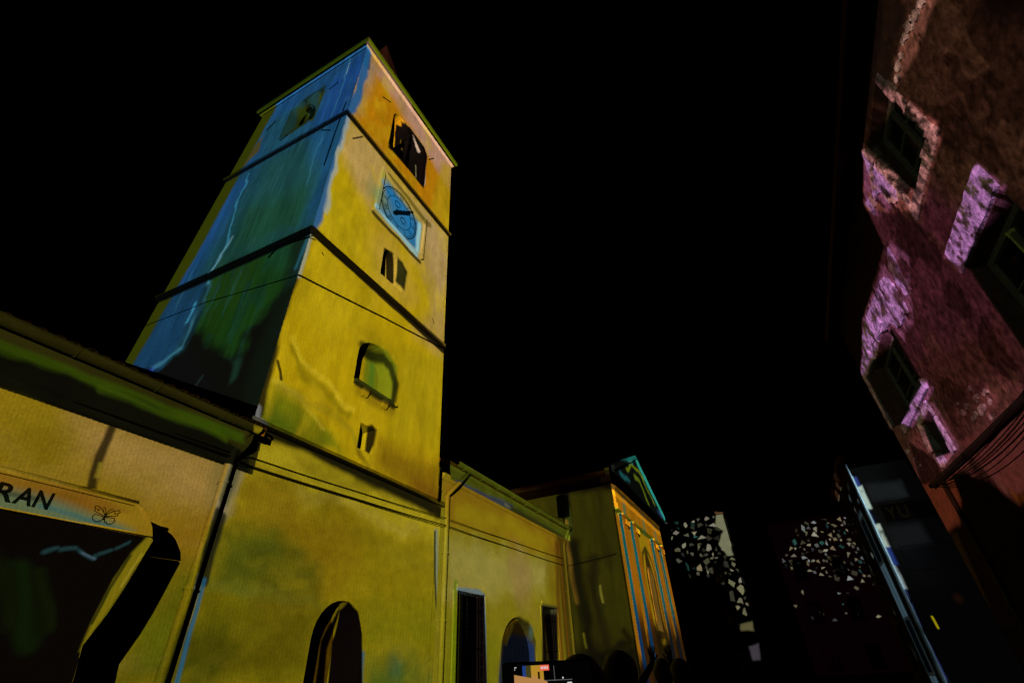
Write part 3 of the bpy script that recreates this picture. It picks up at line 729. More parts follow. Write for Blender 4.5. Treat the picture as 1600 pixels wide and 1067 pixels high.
# ------------------------------------------------------------------ bell tower
T = empty('bell_tower', (10.3, 14, 0), 'tall square bell tower with a clock, washed in yellow and blue projected light', 'tower')
def batter(u, v): return Vector((u-(TX1-TX1T)*max(0, v-6.85)/(ZT-6.85)*max(0, (u-TX0)/(TX1-TX0)), YF, v))
BIF = [(8.88, 21.7), (11.45, 21.7)]+[(10.86+.59*math.cos(math.pi*i/10), 24.02+.62*math.sin(math.pi*i/10)) for i in range(11)] + \
      [(9.47+.59*math.cos(math.pi*i/10), 24.02+.62*math.sin(math.pi*i/10)) for i in range(11)]
SMALL = arch(9.66, 10.98, 14.3, 15.3, 10, .55)
BIG = arch(9.26, 11.14, 9.45, 10.5, 14, .72)
SLIT = rect(9.84, 10.5, 7.4, 8.22)
DOOR = arch(9.36, 11.08, 0.0, 2.55, 14)
def rearY(v): return TYB-(TYB-TYBT)*max(0, v-6.85)/(ZT-6.85)
BIF2 = [(12.3, 22.15), (14.35, 22.15)]+[(13.85+.5*math.cos(math.pi*i/10), 24.3+.55*math.sin(math.pi*i/10)) for i in range(11)] + \
       [(12.8+.5*math.cos(math.pi*i/10), 24.3+.55*math.sin(math.pi*i/10)) for i in range(11)]
w = MB()
w.sheet([(TX0, 0), (TX1, 0), (TX1, 6.85), (TX1, ZT), (TX0, ZT), (TX0, 6.85)], [BIF, SMALL, BIG, SLIT, DOOR], batter, (0, 1.1, 0))
w.sheet([(YF, 0), (TYB, 0), (TYB, 6.85), (TYBT, ZT), (YF, ZT)], [BIF2], xplane(TX0), (.55, 0, 0))
w.face([(TX1, YF, 0), (TX1, TYB, 0), (TX1, TYB, 6.85), (TX1T, TYBT, ZT), (TX1T, YF, ZT), (TX1, YF, 6.85)])
w.face([(TX0, TYB, 0), (TX1, TYB, 0), (TX1, TYB, 6.85), (TX1T, TYBT, ZT), (TX0, TYBT, ZT), (TX0, TYB, 6.85)])
w.face([(TX0, YF, ZT), (TX1T, YF, ZT), (TX1T, TYBT, ZT), (TX0, TYBT, ZT)])
w.build('wall', PLASTER, T)
def hoop(z0, z1, out, name, m, prof=None, rise=0.0):
    """a moulding that runs round all four sides of the shaft"""
    k = (max(0, z0-6.85))/(ZT-6.85); xr = TX1-(TX1-TX1T)*k; yr = rearY(z0)
    b = MB(); h = z1-z0
    prof = prof or [(0.0, 0), (out*.55, .0), (out, h*.45), (out, h*.8), (out*.7, h), (0.0, h)]
    for (o0, a), (o1, c) in zip(prof[:-1], prof[1:]):
        R = lambda o, z: [(TX0-o, YF-o, z), (xr+o, YF-o, z), (xr+o, yr+o, z+rise), (TX0-o, yr+o, z+rise)]
        A, B = R(o0, z0+a), R(o1, z0+c)
        for i in range(4): j = (i+1) % 4; b.face([A[i], A[j], B[j], B[i]])
    return b.build(name, m, T)
hoop(13.36, 13.62, .13, 'string_course', DARKSTONE, None, .6)
hoop(20.42, 20.62, .11, 'string_course', DARKSTONE, None, .6)
hoop(26.22, 26.64, .26, 'cornice', PLASTER, [(0.0, 0), (.12, .06), (.24, .2), (.26, .28), (.26, .42), (0, .42)])
led = MB(); led.box((6.3, YF-.14, 6.74), (14.3, YF+.02, 6.9)); led.build('base_ledge', DARKSTONE, T)
# steep tiled spire, clear of the cornice edge
sp = MB(); c0 = (10.1, 13.6); rr = 3.1
base = [(c0[0]+rr*math.cos(math.pi/8+i*math.pi/4), c0[1]+rr*math.sin(math.pi/8+i*math.pi/4), 26.75) for i in range(8)]
for i in range(8): sp.face([base[i], base[(i+1) % 8], (c0[0], c0[1], 38.5)])
sp.build('spire_roof', TILE, T)
# belfry columns
def column(x, y, z0, z1, r, axis):
    b = MB(); b.tube([(x, y, z0), (x, y, z0+.12), (x, y, z0+.13), (x, y, z1-.3), (x, y, z1-.29), (x, y, z1)], [r*1.5, r*1.5, r, r*.92, r*1.1, r*1.9], 12)
    return b.build('belfry_column', STONE, T, True)
column(10.165, YF+.28, 21.7, 24.05, .1, 'y'); column(TX0+.28, 13.32, 22.15, 24.33, .09, 'x')
# bell on a beam inside
bl = MB(); pr = [(0.05, 1.0), (.22, .98), (.3, .8), (.34, .45), (.44, .18), (.58, 0), (.54, 0)]
for (r0, a), (r1, c) in zip(pr[:-1], pr[1:]):
    for i in range(20):
        t0, t1 = 2*math.pi*i/20, 2*math.pi*(i+1)/20
        Q = lambda r, t, z: (10.1+r*math.cos(t), 13.2+r*math.sin(t), 22.7+z)
        bl.face([Q(r0, t0, a), Q(r0, t1, a), Q(r1, t1, c), Q(r1, t0, c)])
bl.build('bell', mat('bell_bronze', (.10, .07, .03), .45, .3, 6, metal=.7), T, True)
bb = MB(); bb.box((TX0+.1, 13.08, 23.7), (TX1T-.1, 13.32, 23.95)); bb.build('bell_beam', WOOD, T)
# small window: board shutter half open; big arched niche; slit
b = MB(); b.prism([batter(u, v)+Vector((0, .95, 0)) for u, v in arch(9.66, 10.98, 14.3, 15.3, 10, .55)], (0, .06, 0)); b.build('window_shutter', PLASTER, T)
b = MB(); b.prism([batter(u, v)+Vector((0, .75, 0)) for u, v in arch(9.26, 11.14, 9.45, 10.5, 14, .72)], (0, .06, 0)); b.build('niche_panel', PLASTER, T)
b = MB(); b.box((9.2, YF-.17, 9.33), (11.2, YF+.05, 9.44)); b.build('window_sill', STONE, T, bevel=.012)
for x in (9.62, 10.56):
    b = MB(); b.prism([(x, YF, 9.33), (x, YF-.16, 9.33), (x, YF-.16, 9.24), (x, YF-.09, 9.08), (x, YF, 9.04)], (.24, 0, 0)); b.build('sill_bracket', STONE, T, bevel=.01)
b = MB(); b.box((9.8, YF+.8, 7.35), (10.55, YF+.86, 8.3)); b.build('slit_shutter', WOOD, T)
# arched door of vertical boards
dr = MB()
for i in range(6):
    xa = 9.36+i*.2867; dr.box((xa+.008, YF+1.0, 0), (xa+.279, YF+1.05+.004*(i % 2), 3.45))
dr.build('door', DOORW, T)
# clock
ck = MB(); ck.box((8.82, YF-.045, 17.06), (11.66, YF+.02, 19.5)); CK = ck.build('clock_panel', DIAL, T)
FR = [((8.62, 16.92), (8.82, 19.62)), ((11.66, 16.92), (11.80, 19.62)), ((8.82, 16.92), (11.66, 17.05)), ((8.82, 19.5), (11.66, 19.62))]
for (xa, za), (xb, zb) in FR:
    b = MB(); b.box((xa, YF-.17, za), (xb, YF+.02, zb)); b.build('clock_frame', PLASTER, CK, bevel=.02)
CC = (10.06, 18.22); CS = 1.10
b = MB(); b.ring(CC, 1.05*CS, 1.085*CS, YF-.065, YF-.046); b.build('dial_ring', PRINT, CK)
b = MB(); b.ring(CC, .985*CS, 1.0*CS, YF-.062, YF-.046); b.build('dial_ring', PRINT, CK)
b = MB(); b.ring(CC, .70*CS, .718*CS, YF-.062, YF-.046); b.build('dial_ring', PRINT, CK)
NUM = ['XII', 'I', 'II', 'III', 'IIII', 'V', 'VI', 'VII', 'VIII', 'IX', 'X', 'XI']
for h, s in enumerate(NUM):
    a = math.radians(90-30*h); rad = Vector((math.cos(a), 0, math.sin(a))); tan = Vector((math.sin(a), 0, -math.cos(a)))
    b = MB(); o = Vector((CC[0], YF-.058, CC[1])); wd = {'I': .045, 'V': .11, 'X': .11}; tot = sum(wd[c] for c in s); q = -tot/2
    def bar(p0, p1, t):
        e = (p1-p0).normalized(); nn = Vector((-e.z, 0, e.x))*t
        b.face([p0-nn, p0+nn, p1+nn, p1-nn])
    for c in s:
        m0 = q+wd[c]/2; A = lambda tt, r: o+tan*tt*CS+rad*r*CS
        if c == 'I': bar(A(m0, .75), A(m0, .95), .009)
        if c == 'V': bar(A(m0-.04, .95), A(m0, .75), .010); bar(A(m0+.04, .95), A(m0, .75), .006)
        if c == 'X': bar(A(m0-.04, .95), A(m0+.04, .75), .010); bar(A(m0+.04, .95), A(m0-.04, .75), .006)
        q += wd[c]
    b.build('hour_numeral', PRINT, CK)
def hand(ang, L, tail, wmax, y):
    a = math.radians(90-ang); e = Vector((math.cos(a), 0, math.sin(a))); nn = Vector((-e.z, 0, e.x)); o = Vector((CC[0], y, CC[1])); P = []
    n = 22; side = []
    for i in range(n+1):
        t = i/n; d = -tail+(L+tail)*t
        wv = wmax*(.35+.65*abs(math.sin(t*14.0)))*(1-.55*t)
        side.append((d, wv))
    P = [o+e*d+nn*x for d, x in side]+[o+e*(L+.1)]+[o+e*d-nn*x for d, x in reversed(side)]
    b = MB(); b.prism(P, (0, .02, 0)); b.build('clock_hand', PRINT, CK)
hand(42, 1.02, .68, .085, YF-.16); hand(50, .66, .34, .12, YF-.13)
b = MB(); b.tube([(CC[0], YF-.18, CC[1]), (CC[0], YF-.05, CC[1])], .07, 14); b.build('hand_boss', PRINT, CK)
for s in (-1, 1):      # curled counter-scrolls of the hands
    b = MB(); b.tube([(CC[0]+.23*s+.16*math.cos(t), YF-.10, CC[1]-.3*s+.16*math.sin(t)) for t in np.linspace(0, 5.6, 18)], .011, 6); b.build('hand_scroll', PRINT, CK)
# iron ties standing on the walls
for p, q in (((598, 151), (611, 160)), ((551, 216), (567, 213)), ((670, 249), (678, 247)), ((676, 498), (678, 505)), ((503, 394), (505, 398))):
    b = MB(); b.tube([on_y(p, YF-.06), on_y(q, YF-.06)], .015, 6); b.build('wall_tie', IRON, T)
for p, q in (((514, 140), (529, 128)), ((416, 204), (431, 189)), ((502, 203), (516, 203)), ((437, 220), (450, 210))):
    b = MB(); b.tube([on_x(p, TX0-.06), on_x(q, TX0-.06)], .015, 6); b.build('wall_tie', IRON, T)
b = MB(); b.tube([on_x((541, 159), TX0-.05), on_x((536, 172), TX0-.05), on_x((524, 205), TX0-.05), on_x((506, 258), TX0-.05)], .018, 6); b.build('lightning_wire', IRON, T)
b = MB(); b.tube([(TX0-.05, YF+.02, 26.2), (TX0-.05, 17.0, 26.2)], .02, 6); b.build('eave_wire', IRON, T)
b = MB(); b.tube([on_x((490, 368), TX0-.05), on_x((437, 383), TX0-.05), on_x((419, 402), TX0-.05)], .02, 6); b.build('wall_tie', IRON, T)

# ------------------------------------------------------------------ left wing (shop house)
LW = empty('shop_house', (2.3, 14, 0), 'low yellow-lit house with tiled eave and gutter beside the bell tower', 'building')
SHOP = rect(.2, 3.75, 0, 3.25)
w = MB(); w.sheet(rect(-6, 6.41, 0, 6.3), [SHOP], yplane(YF), (0, .3, 0))
w.face([(-6, YF, 0), (-6, 18.6, 0), (-6, 18.6, 6.3), (-6, YF, 6.3)])
w.build('wall', PLASTER, LW)
b = MB(); b.prism([(-6, 9.42, 6.44), (-6, 18.8, 11.0), (-6, 18.8, 10.7), (-6, 9.42, 6.30)], (12.41, 0, 0)); ROOF = b.build('roof', TILE, LW)
# eave tiles, convex covers over the slab
th = [math.pi*i/6 for i in range(7)]
tm = MB(); sl = math.atan2(4.56, 9.38)
def tile_pts(r, y, z): return [(r*math.cos(t), y, z+r*math.sin(t)) for t in th]
A, B = tile_pts(.10, 0, 0), tile_pts(.085, .42*math.cos(sl), .42*math.sin(sl)); A2, B2 = tile_pts(.085, 0, 0), tile_pts(.07, .42*math.cos(sl), .42*math.sin(sl))
for i in range(6): tm.face([A[i], A[i+1], B[i+1], B[i]]); tm.face([A[i], A2[i], A2[i+1], A[i+1]]); tm.face([A2[i], B2[i], B2[i+1], A2[i+1]])
first = tm.build('roof_tile', TILE, ROOF, True); rr_ = random.Random(4); spots = [(x, row) for row in range(2) for x in np.arange(-5.9, 6.4, .235)]
for i, (x, row) in enumerate(spots):
    o = first if i == 0 else first.copy()
    if i: COL.objects.link(o); o.parent = ROOF; o.matrix_parent_inverse = first.matrix_parent_inverse
    o.location = (x+rr_.uniform(-.012, .012), 9.38+row*.36*math.cos(sl)+rr_.uniform(-.02, .02), 6.43+row*.36*math.sin(sl)+rr_.uniform(-.008, .008)+row*.015)
    o.rotation_euler = (rr_.uniform(-.03, .03), rr_.uniform(-.05, .05), rr_.uniform(-.04, .04))
def gutter(x0, x1, y, z, r, par):
    b = MB(); n = 10
    ang = [math.pi+math.pi*i/n for i in range(n+1)]
    for i in range(n):
        P = lambda a, rr, x: (x, y+rr*math.cos(a), z+rr*math.sin(a))
        b.face([P(ang[i], r, x0), P(ang[i], r, x1), P(ang[i+1], r, x1), P(ang[i+1], r, x0)])
        b.face([P(ang[i], r-.012, x0), P(ang[i], r-.012, x1), P(ang[i+1], r-.012, x1), P(ang[i+1], r-.012, x0)])
    b.tube([(x0, y-r, z), (x1, y-r, z)], .014, 6)
    G = b.build('gutter', ZINC, par, True)
    x = x0+.5
    while x < x1:
        c = MB(); c.tube([(x, y+r*1.02*math.cos(a), z+r*1.06*math.sin(a)) for a in ang], .012, 6); c.build('gutter_strap', ZINC, G); x += 1.35
    return G
gutter(-6, 6.2, 9.36, 6.40, .13, LW)
b = MB()
cv = [(9.48, 6.28), (9.50, 6.10), (9.56, 6.02), (9.62, 5.98), (9.72, 5.90), (9.86, 5.78), (9.93, 5.68), (10.0, 5.64), (10.0, 6.28)]
b.prism([(-6, y, z) for y, z in cv], (12.2, 0, 0)); b.build('eave_cornice', PLASTER, LW)
def pipe(x, y, z0, z1, par, bend=None, r=.075, name='downpipe'):
    b = MB(); pts = [(x, y, z0), (x, y, z1)]+([bend[0], bend[1]] if bend else []); b.tube(pts, r, 12)
    D = b.build(name, ZINC, par, True)
    for z in np.arange(z0+1.2, z1, 2.0):
        c = MB(); c.tube([(x, y, z), (x, y, z+.05)], r+.015, 12); c.box((x-.02, y, z+.005), (x+.02, YF+.01, z+.045)); c.build('pipe_bracket', ZINC, D)
    return D
pipe(6.05, YF-.2, 0, 5.75, LW, ((6.05, 9.72, 6.0), (6.02, 9.45, 6.28)), .085)
# shopfront glazing
b = MB(); b.box((.2, YF+.26, .5), (3.75, YF+.28, 3.25)); b.build('shop_window_pane', GLASS, LW)
for x in (.2, 1.35, 2.5, 3.68):
    b = MB(); b.box((x, YF+.2, 0), (x+.07, YF+.262, 3.25)); b.build('shop_mullion', WOOD, LW)
b = MB(); b.box((.2, YF+.2, 0), (3.75, YF+.3, .5)); b.build('shop_stall_riser', WOOD, LW)

# awning
AW = empty('shop_awning', (2.6, 9.3, 3.6), 'cream folding awning with black lettering and a butterfly on its valance', 'awning')
b = MB(); b.prism([(.8, YF-.02, 4.42), (.8, 8.62, 4.10), (.8, 8.62, 4.075), (.8, YF-.02, 4.39)], (3.28, 0, 0)); b.build('canopy', CLOTH, AW)
VAL = [(.8, 3.60), (4.46, 3.66), (4.40, 3.80), (4.26, 3.96), (4.16, 4.03), (4.04, 4.08), (.8, 4.12)]
b = MB(); nv = 30
b.prism([(x, 8.6, z) for x, z in VAL], (0, .012, 0)); VO = b.build('valance', CLOTH, AW)
b = MB(); b.tube([(.8, 8.595, 4.05), (4.02, 8.595, 4.035)], .006, 6); b.build('hem', RUBBER, VO)
b = MB(); b.tube([(.75, 8.63, 4.12), (4.08, 8.63, 4.09)], .035, 10); b.build('front_rail', ZINC, AW, True)
b = MB(); b.prism([(.7, YF-.01, 4.5), (.7, YF-.16, 4.5), (.7, YF-.2, 4.42), (.7, YF-.16, 4.34), (.7, YF-.01, 4.34)], (3.45, 0, 0)); b.build('cassette', ZINC, AW)
for x, s in ((3.9, -1), (1.2, 1)):
    b = MB(); b.tube([(x, YF-.1, 4.28), (x+.62*s, 9.3, 4.02), (x, 8.68, 3.98)], .03, 8); b.build('folding_arm', ZINC, AW, True)
    b = MB(); b.box((x-.06, YF-.12, 4.2), (x+.06, YF, 4.36)); b.build('arm_bracket', ZINC, AW)
b = MB(); cc_ = []
for (x0, z0), (x1, z1) in zip(CURT, CURT[1:]+CURT[:1]):
    n_ = max(1, int(math.hypot(x1-x0, z1-z0)/.12)); cc_ += [(x0+(x1-x0)*i/n_, z0+(z1-z0)*i/n_) for i in range(n_)]
b.prism([(x, 8.66, max(z, .25)) for x, z in cc_], (0, .015, 0)); b.build('drop_curtain', CLOTH, AW)
def flat_text(txt, size, par, M, m, name, ex=.0):
    cu = bpy.data.curves.new('t', 'FONT'); cu.body = txt; cu.size = size; cu.extrude = ex; cu.resolution_u = 4; cu.offset = .022
    if ex == 0: cu.fill_mode = 'BOTH'
    o = bpy.data.objects.new('t', cu); COL.objects.link(o); dg = bpy.context.evaluated_depsgraph_get()
    me = bpy.data.meshes.new_from_object(o.evaluated_get(dg)); bpy.data.objects.remove(o)
    me.transform(M); me.materials.clear(); me.materials.append(m)
    q = bpy.data.objects.new(name, me); COL.objects.link(q); q.parent = par; q.matrix_parent_inverse = par.matrix_world.inverted()
    return q
def wall_frame(x, y, z, sx, sz, facing):   # text plane -> wall facing -Y or -X
    if facing == '-y': return Matrix(((sx, 0, 0, x), (0, 0, -1, y), (0, sz, 0, z), (0, 0, 0, 1)))
    return Matrix(((0, 0, -1, x), (-sx, 0, 0, y), (0, sz, 0, z), (0, 0, 0, 1)))
for ch, x, wd in (('R', 2.40, .23), ('A', 2.61, .23), ('N', 2.825, .205)):
    t = flat_text(ch, 1.0, VO, Matrix.Identity(4), PRINT, 'letter')
    xs = [v.co.x for v in t.data.vertices]; ys = [v.co.y for v in t.data.vertices]; x0, x1, y0, y1 = min(xs), max(xs), min(ys), max(ys)
    for v in t.data.vertices:
        a = (v.co.x-x0)/(x1-x0); c = (v.co.y-y0)/(y1-y0)
        v.co = Vector((x+a*(wd-.022), 8.594, 3.722+.225*c+.012*(x-2.3)))
bf = MB(); BX, BZ = 3.70, 3.80
def curve(P, r=.0055):
    bf.tube([(BX+a, 8.592, BZ+c) for a, c in P], r, 5)
for s in (-1, 1):
    sc = .95
    curve([(0.01*s, .02), (.05*s, .07), (.10*s, .105), (.16*s, .12), (.175*s, .10), (.15*s, .075), (.16*s, .05), (.125*s, .03), (.06*s, .02), (.01*s, .0)])
    curve([(.015*s, -.01), (.07*s, 0), (.13*s, .005), (.15*s, -.03), (.13*s, -.075), (.08*s, -.095), (.045*s, -.08), (.05*s, -.06)])
    curve([(.0, .04), (.02*s, .08), (.045*s, .115), (.06*s, .12), (.065*s, .105)], .004)
    curve([(.115*s+.012*math.cos(t), .07+.012*math.sin(t)) for t in np.linspace(0, 6.28, 10)], .004)
    curve([(.008*s, -.02), (.02*s, -.06), (.03*s, -.085)], .004)
curve([(0, .045), (0, -.05)], .008)
bf.build('butterfly_emblem', PRINT, VO)

# ------------------------------------------------------------------ right wing
RW = empty('church_wing', (20, 14, 0), 'two-storey yellow-lit church wing with arched doorway and two barred windows', 'building')
W1, AR, W2 = rect(15.45, 17.38, .9, 4.2), arch(18.62, 21.78, 0, 2.35, 16, 1.36), rect(22.62, 24.42, .9, 4.33)
w = MB(); w.sheet(rect(TX1+.01, CX+.02, 0, 8.15), [W1, AR, W2], yplane(YF), (0, .4, 0)); w.build('wall', PLASTER, RW)
b = MB(); b.prism([(TX1+.05, 9.55, 8.32), (TX1+.05, 18, 12.3), (TX1+.05, 18, 12.0), (TX1+.05, 9.55, 8.18)], (CX-TX1-.06, 0, 0)); b.build('roof', TILE, RW)
gutter(14.45, 26.1, 9.48, 8.34, .13, RW)
b = MB(); b.prism([(14.2, y, z+2.05) for y, z in ((9.58, 6.2), (9.6, 6.05), (9.7, 5.98), (9.82, 5.85), (9.93, 5.72), (10.0, 5.68), (10.0, 6.2))], (12.0, 0, 0)); b.build('eave_cornice', PLASTER, RW)
pipe(14.45, YF-.16, 0, 7.15, RW, ((14.45, YF-.16, 7.2), (15.35, 9.5, 8.2)), .085)
pipe(25.75, YF-.16, 0, 7.3, RW, ((25.75, YF-.16, 7.4), (25.75, 9.5, 8.2)), .085)
def barred(x0, x1, z0, z1, scroll):
    b = MB()
    b.box((x0-.0, YF-.05, z1), (x1+.05, YF+.02, z1+.2)); L = b.build('window_lintel', STONE, RW)
    b = MB(); b.box((x1, YF-.05, z0), (x1+.17, YF+.02, z1-.002)); b.build('window_jamb', STONE, RW)
    b = MB(); b.box((x0-.2, YF-.05, z0), (x0, YF+.02, z1-.002)); b.build('window_jamb', STONE, RW)
    b = MB(); b.box((x0-.1, YF-.14, z0-.12), (x1+.1, YF+.1, z0)); b.build('window_sill', STONE, RW)
    b = MB(); b.box((x0-.05, YF+.36, z0-.05), (x1+.05, YF+.38, z1+.05)); b.build('window_pane', GLASS, RW)
    n = 9
    for i in range(n):
        x = x0+(x1-x0)*(i+.5)/n; b = MB()
        b.tube([(x, YF+.06, z0), (x, YF+.06, z1)], .012, 6)
        if scroll and i in (0, 4, 8):
            for k in range(9):
                zc = z1-.2-k*.36; b.tube([(x+.075*math.cos(t), YF+.06, zc+.16*math.sin(t)) for t in np.linspace(0, 6.283, 14)], .012, 5, False)
        b.build('grille_bar', IRON, RW)
    for z in (z0+.5, (z0+z1)/2, z1-.5):
        b = MB(); b.tube([(x0, YF+.075, z), (x1, YF+.075, z)], .012, 6); b.build('grille_rail', IRON, RW)
barred(15.45, 17.38, .9, 4.2, True)
b = MB(); b.box((15.45, YF+.16, .95), (15.66, YF+.19, 4.18)); b.build('shutter_leaf', PLASTER, RW)
barred(22.62, 24.42, .9, 4.33, False)
b = MB()
for i in range(8):
    xa = 18.62+i*.395; b.box((xa+.01, YF+.34, 0), (xa+.385, YF+.38+.005*(i % 2), 3.75))
b.build('door', DOORW, RW)

# ------------------------------------------------------------------ chapel
CH = empty('chapel', (32.4, 14, 0), 'chapel with pilastered front and pediment lit orange and teal', 'chapel')
w = MB()
w.face([(CX, CY, 0), (CX, 20, 0), (CX, 20, 10.4), (CX, CY, 10.4)])
NICHE = arch(31.9, 33.3, 3.6, 6.4, 12)
w.sheet([(CX, 0), (CXR, 0), (CXR, 10.4), (CX, 10.4)], [NICHE], yplane(CY), (0, .4, 0))
w.face([(CXR, CY, 0), (CXR, 20, 0), (CXR, 20, 10.4), (CXR, CY, 10.4)])
w.build('wall', PLASTER, CH)
b = MB(); b.box((31.8, CY+.39, 3.5), (33.4, CY+.42, 7.2)); b.build('niche_back', PLASTER, CH)
b = MB(); b.box((CX-.02, CY-.30, 9.0), (CXR+.02, CY-.002, 9.35)); b.build('architrave', PLASTER, CH)
b = MB(); b.box((CX-.01, CY-.24, 9.352), (CXR+.01, CY-.002, 10.1)); b.build('frieze', PLASTER, CH)
b = MB(); b.prism([(25.72, CY-.3, 10.4), (25.72, CY-.55, 10.75), (25.72, CY-.55, 10.95), (25.72, CY+.3, 10.95), (25.72, CY+.3, 10.4)], (13.56, 0, 0)); b.build('cornice', PLASTER, CH)
b = MB(); b.prism([(CX, CY-.28, 10.1), (CX, CY-.42, 10.4), (CX, CY, 10.4), (CX, CY, 10.1)], (CXR-CX, 0, 0)); b.build('bed_moulding', PLASTER, CH)
b = MB(); b.prism([(26.2, CY-.4, 10.95), (38.8, CY-.4, 10.95), (32.5, CY-.4, 13.75)], (0, .4, 0)); TY = b.build('tympanum', PLASTER, CH)
for s in (-1, 1):
    b = MB(); e = 32.5+6.85*s
    b.prism([(e, CY-.62, 10.96), (32.5, CY-.62, 13.85), (32.5, CY-.62, 14.15), (e, CY-.62, 11.24)], (0, .6, 0)); b.build('raking_cornice', PLASTER, CH)
b = MB(); b.prism([(25.6, 11.15), (32.5, 14.05), (39.4, 11.15), (39.4, 10.95), (32.5, 13.8), (25.6, 10.95)] and [(25.6, CY, 11.0), (32.5, CY, 14.0), (39.4, CY, 11.0), (39.4, CY, 10.7), (25.6, CY, 10.7)], (0, 14, 0)); b.build('roof', TILE, CH)
for x in PIL:
    b = MB(); b.box((x-.45, CY-PD, .8), (x+.45, CY, 8.3)); PO = b.build('pilaster', PLASTER, CH)
    b = MB(); b.prism([(x-.45, CY-PD-.02, 8.3), (x+.45, CY-PD-.02, 8.3), (x+.62, CY-PD-.02, 8.98), (x-.62, CY-PD-.02, 8.98)], (0, PD, 0)); b.box((x-.66, CY-.34, 8.86), (x+.66, CY-.01, 8.995)); b.build('capital', STONE, PO)
    for k in range(3):
        c = MB(); c.tube([(x-.3+.3*k+.1*math.cos(t), CY-.33, 8.55+.12*math.sin(t)) for t in np.linspace(0, 6.28, 10)], .05, 6); c.build('acanthus_curl', STONE, PO, True)
    b = MB(); b.box((x-.56, CY-.36, 0), (x+.56, CY-.003, .8)); b.build('pedestal', STONE, PO)
SPK = empty('loudspeaker', (26.0, 9.75, 8.9), 'black box loudspeaker on a bracket at the corner of wing and chapel', 'loudspeaker')
b = MB(); b.prism([(25.72, 9.55, 9.0), (26.12, 9.45, 9.0), (26.18, 9.95, 9.0), (25.78, 10.05, 9.0)], (0, 0, 1.15)); b.build('cabinet', mat('speaker_black', (.02, .02, .02), .7), SPK, bevel=.02)
b = MB(); b.tube([(25.95, 9.75, 9.02), (25.95, 9.75, 8.6), (26.29, 9.75, 8.5)], .04, 8); b.build('bracket', IRON, SPK)

# ------------------------------------------------------------------ cables strung on the church side
def cable(pts, r, label, group=None, name='cable'):
    b = MB(); P = []
    for a, c in zip(pts[:-1], pts[1:]):
        a, c = Vector(a), Vector(c)
        for i in range(6): t = i/6; P.append(a.lerp(c, t)-Vector((0, 0, .0035*(c-a).length*math.sin(math.pi*t))))
    P.append(Vector(pts[-1])); b.tube(P, r, 6)
    return tag(b.build(name, RUBBER), label, 'cable', group)
cable([(6.42, 18.5, 12.85), (6.42, 14.5, 12.42), (6.42, 9.93, 11.55), (10.0, 9.93, 12.44), (14.0, 9.92, 13.38)], .02, 'thin black cable wrapped round the tower under its lower string course')
LOW = 'thin black cable strung across yellow facades below the eaves'
cable([(-3, 9.93, 5.72), (1.9, 9.93, 5.88), (6.0, 9.75, 5.84), (6.6, 9.93, 5.98), (10, 9.93, 6.13), (14.4, 9.80, 6.34), (19.5, 9.93, 6.56), (26.2, 9.93, 6.82)], .013, 'thin black cable, upper of those strung across the yellow facades below the eaves')
cable([(-3, 9.93, 5.68), (1.9, 9.93, 5.80), (6.0, 9.75, 5.76), (6.6, 9.93, 5.79), (10, 9.93, 5.93), (14.4, 9.80, 6.10), (19.5, 9.93, 6.28), (26.2, 9.93, 6.48)], .016, 'thicker black cable strung across the yellow facades below the thin upper one')
cable([(6.1, 9.78, 5.70), (6.6, 9.93, 5.76), (10, 9.93, 5.89), (14.4, 9.80, 6.05)], .012, 'short black cable strung between the two downpipes on the tower base')
cable([(26.22, 9.9, 6.5), (26.22, 8.5, 6.62), (26.22, 7.1, 6.78)], .014, 'thin dark cable crossing the side wall of the chapel')

# ------------------------------------------------------------------ right-hand old house
HO = empty('old_house', (7, -8, 0), 'crumbling brown stucco house with stone window frames in pink light', 'building')
WA, WB, WC, WD = rect(5.95, 7.25, 7.42, 8.95), rect(5.74, 7.28, 4.35, 6.02), rect(10.9, 13.05, 6.05, 7.5), rect(11.3, 12.15, 4.75, 5.62)
WL = [rect(1.6, 2.9, 7.42, 8.95), rect(1.4, 2.9, 4.35, 6.02)]
w = MB(); w.sheet(rect(-6, RX1, 0, 9.4), [WA, WB, WC, WD]+WL, yplane(YR), (0, -.32, 0))
w.face([(RX1, YR, 0), (RX1, -13, 0), (RX1, -13, 9.4), (RX1, YR, 9.4)]); w.build('wall', STUCCO, HO)
b = MB(); b.prism([(-6, YR+.35, 9.38), (-6, -13, 13.2), (-6, -13, 12.95), (-6, YR+.35, 9.22)], (20.3, 0, 0)); RO = b.build('roof', TILE, HO)
fr = None
for i, x in enumerate(np.arange(.2, 14.3, .6)):
    if fr is None:
        b = MB(); b.prism([(-.05, .33, -.14), (.05, .33, -.14), (.05, .33, -.03), (-.05, .33, -.03)], (0, -.7, .16)); fr = b.build('rafter_end', WOOD, RO); o = fr
    else: o = fr.copy(); COL.objects.link(o); o.parent = RO; o.matrix_parent_inverse = fr.matrix_parent_inverse
    o.location = (x, YR, 9.38)
def stones(x0, x1, z0, z1, n, vert, seed, name='frame_stone', out=.05):
    r = random.Random(seed)
    for i in range(n):
        a, c = i/n, (i+1)/n; j = .012
        if vert: A, B = (x0+r.uniform(-.02, .02), YR-.1, z0+(z1-z0)*a+.008), (x1+r.uniform(-.02, .02), YR+out*r.uniform(.6, 1.3), z0+(z1-z0)*c-.008)
        else: A, B = (x0+(x1-x0)*a+.008, YR-.1, z0+r.uniform(-.015, .015)), (x0+(x1-x0)*c-.008, YR+out*r.uniform(.6, 1.3), z1+r.uniform(-.015, .015))
        b = MB(); b.rough_box(A, B, .028, seed*31+i); b.build(name, FLAKE, HO, bevel=.025)
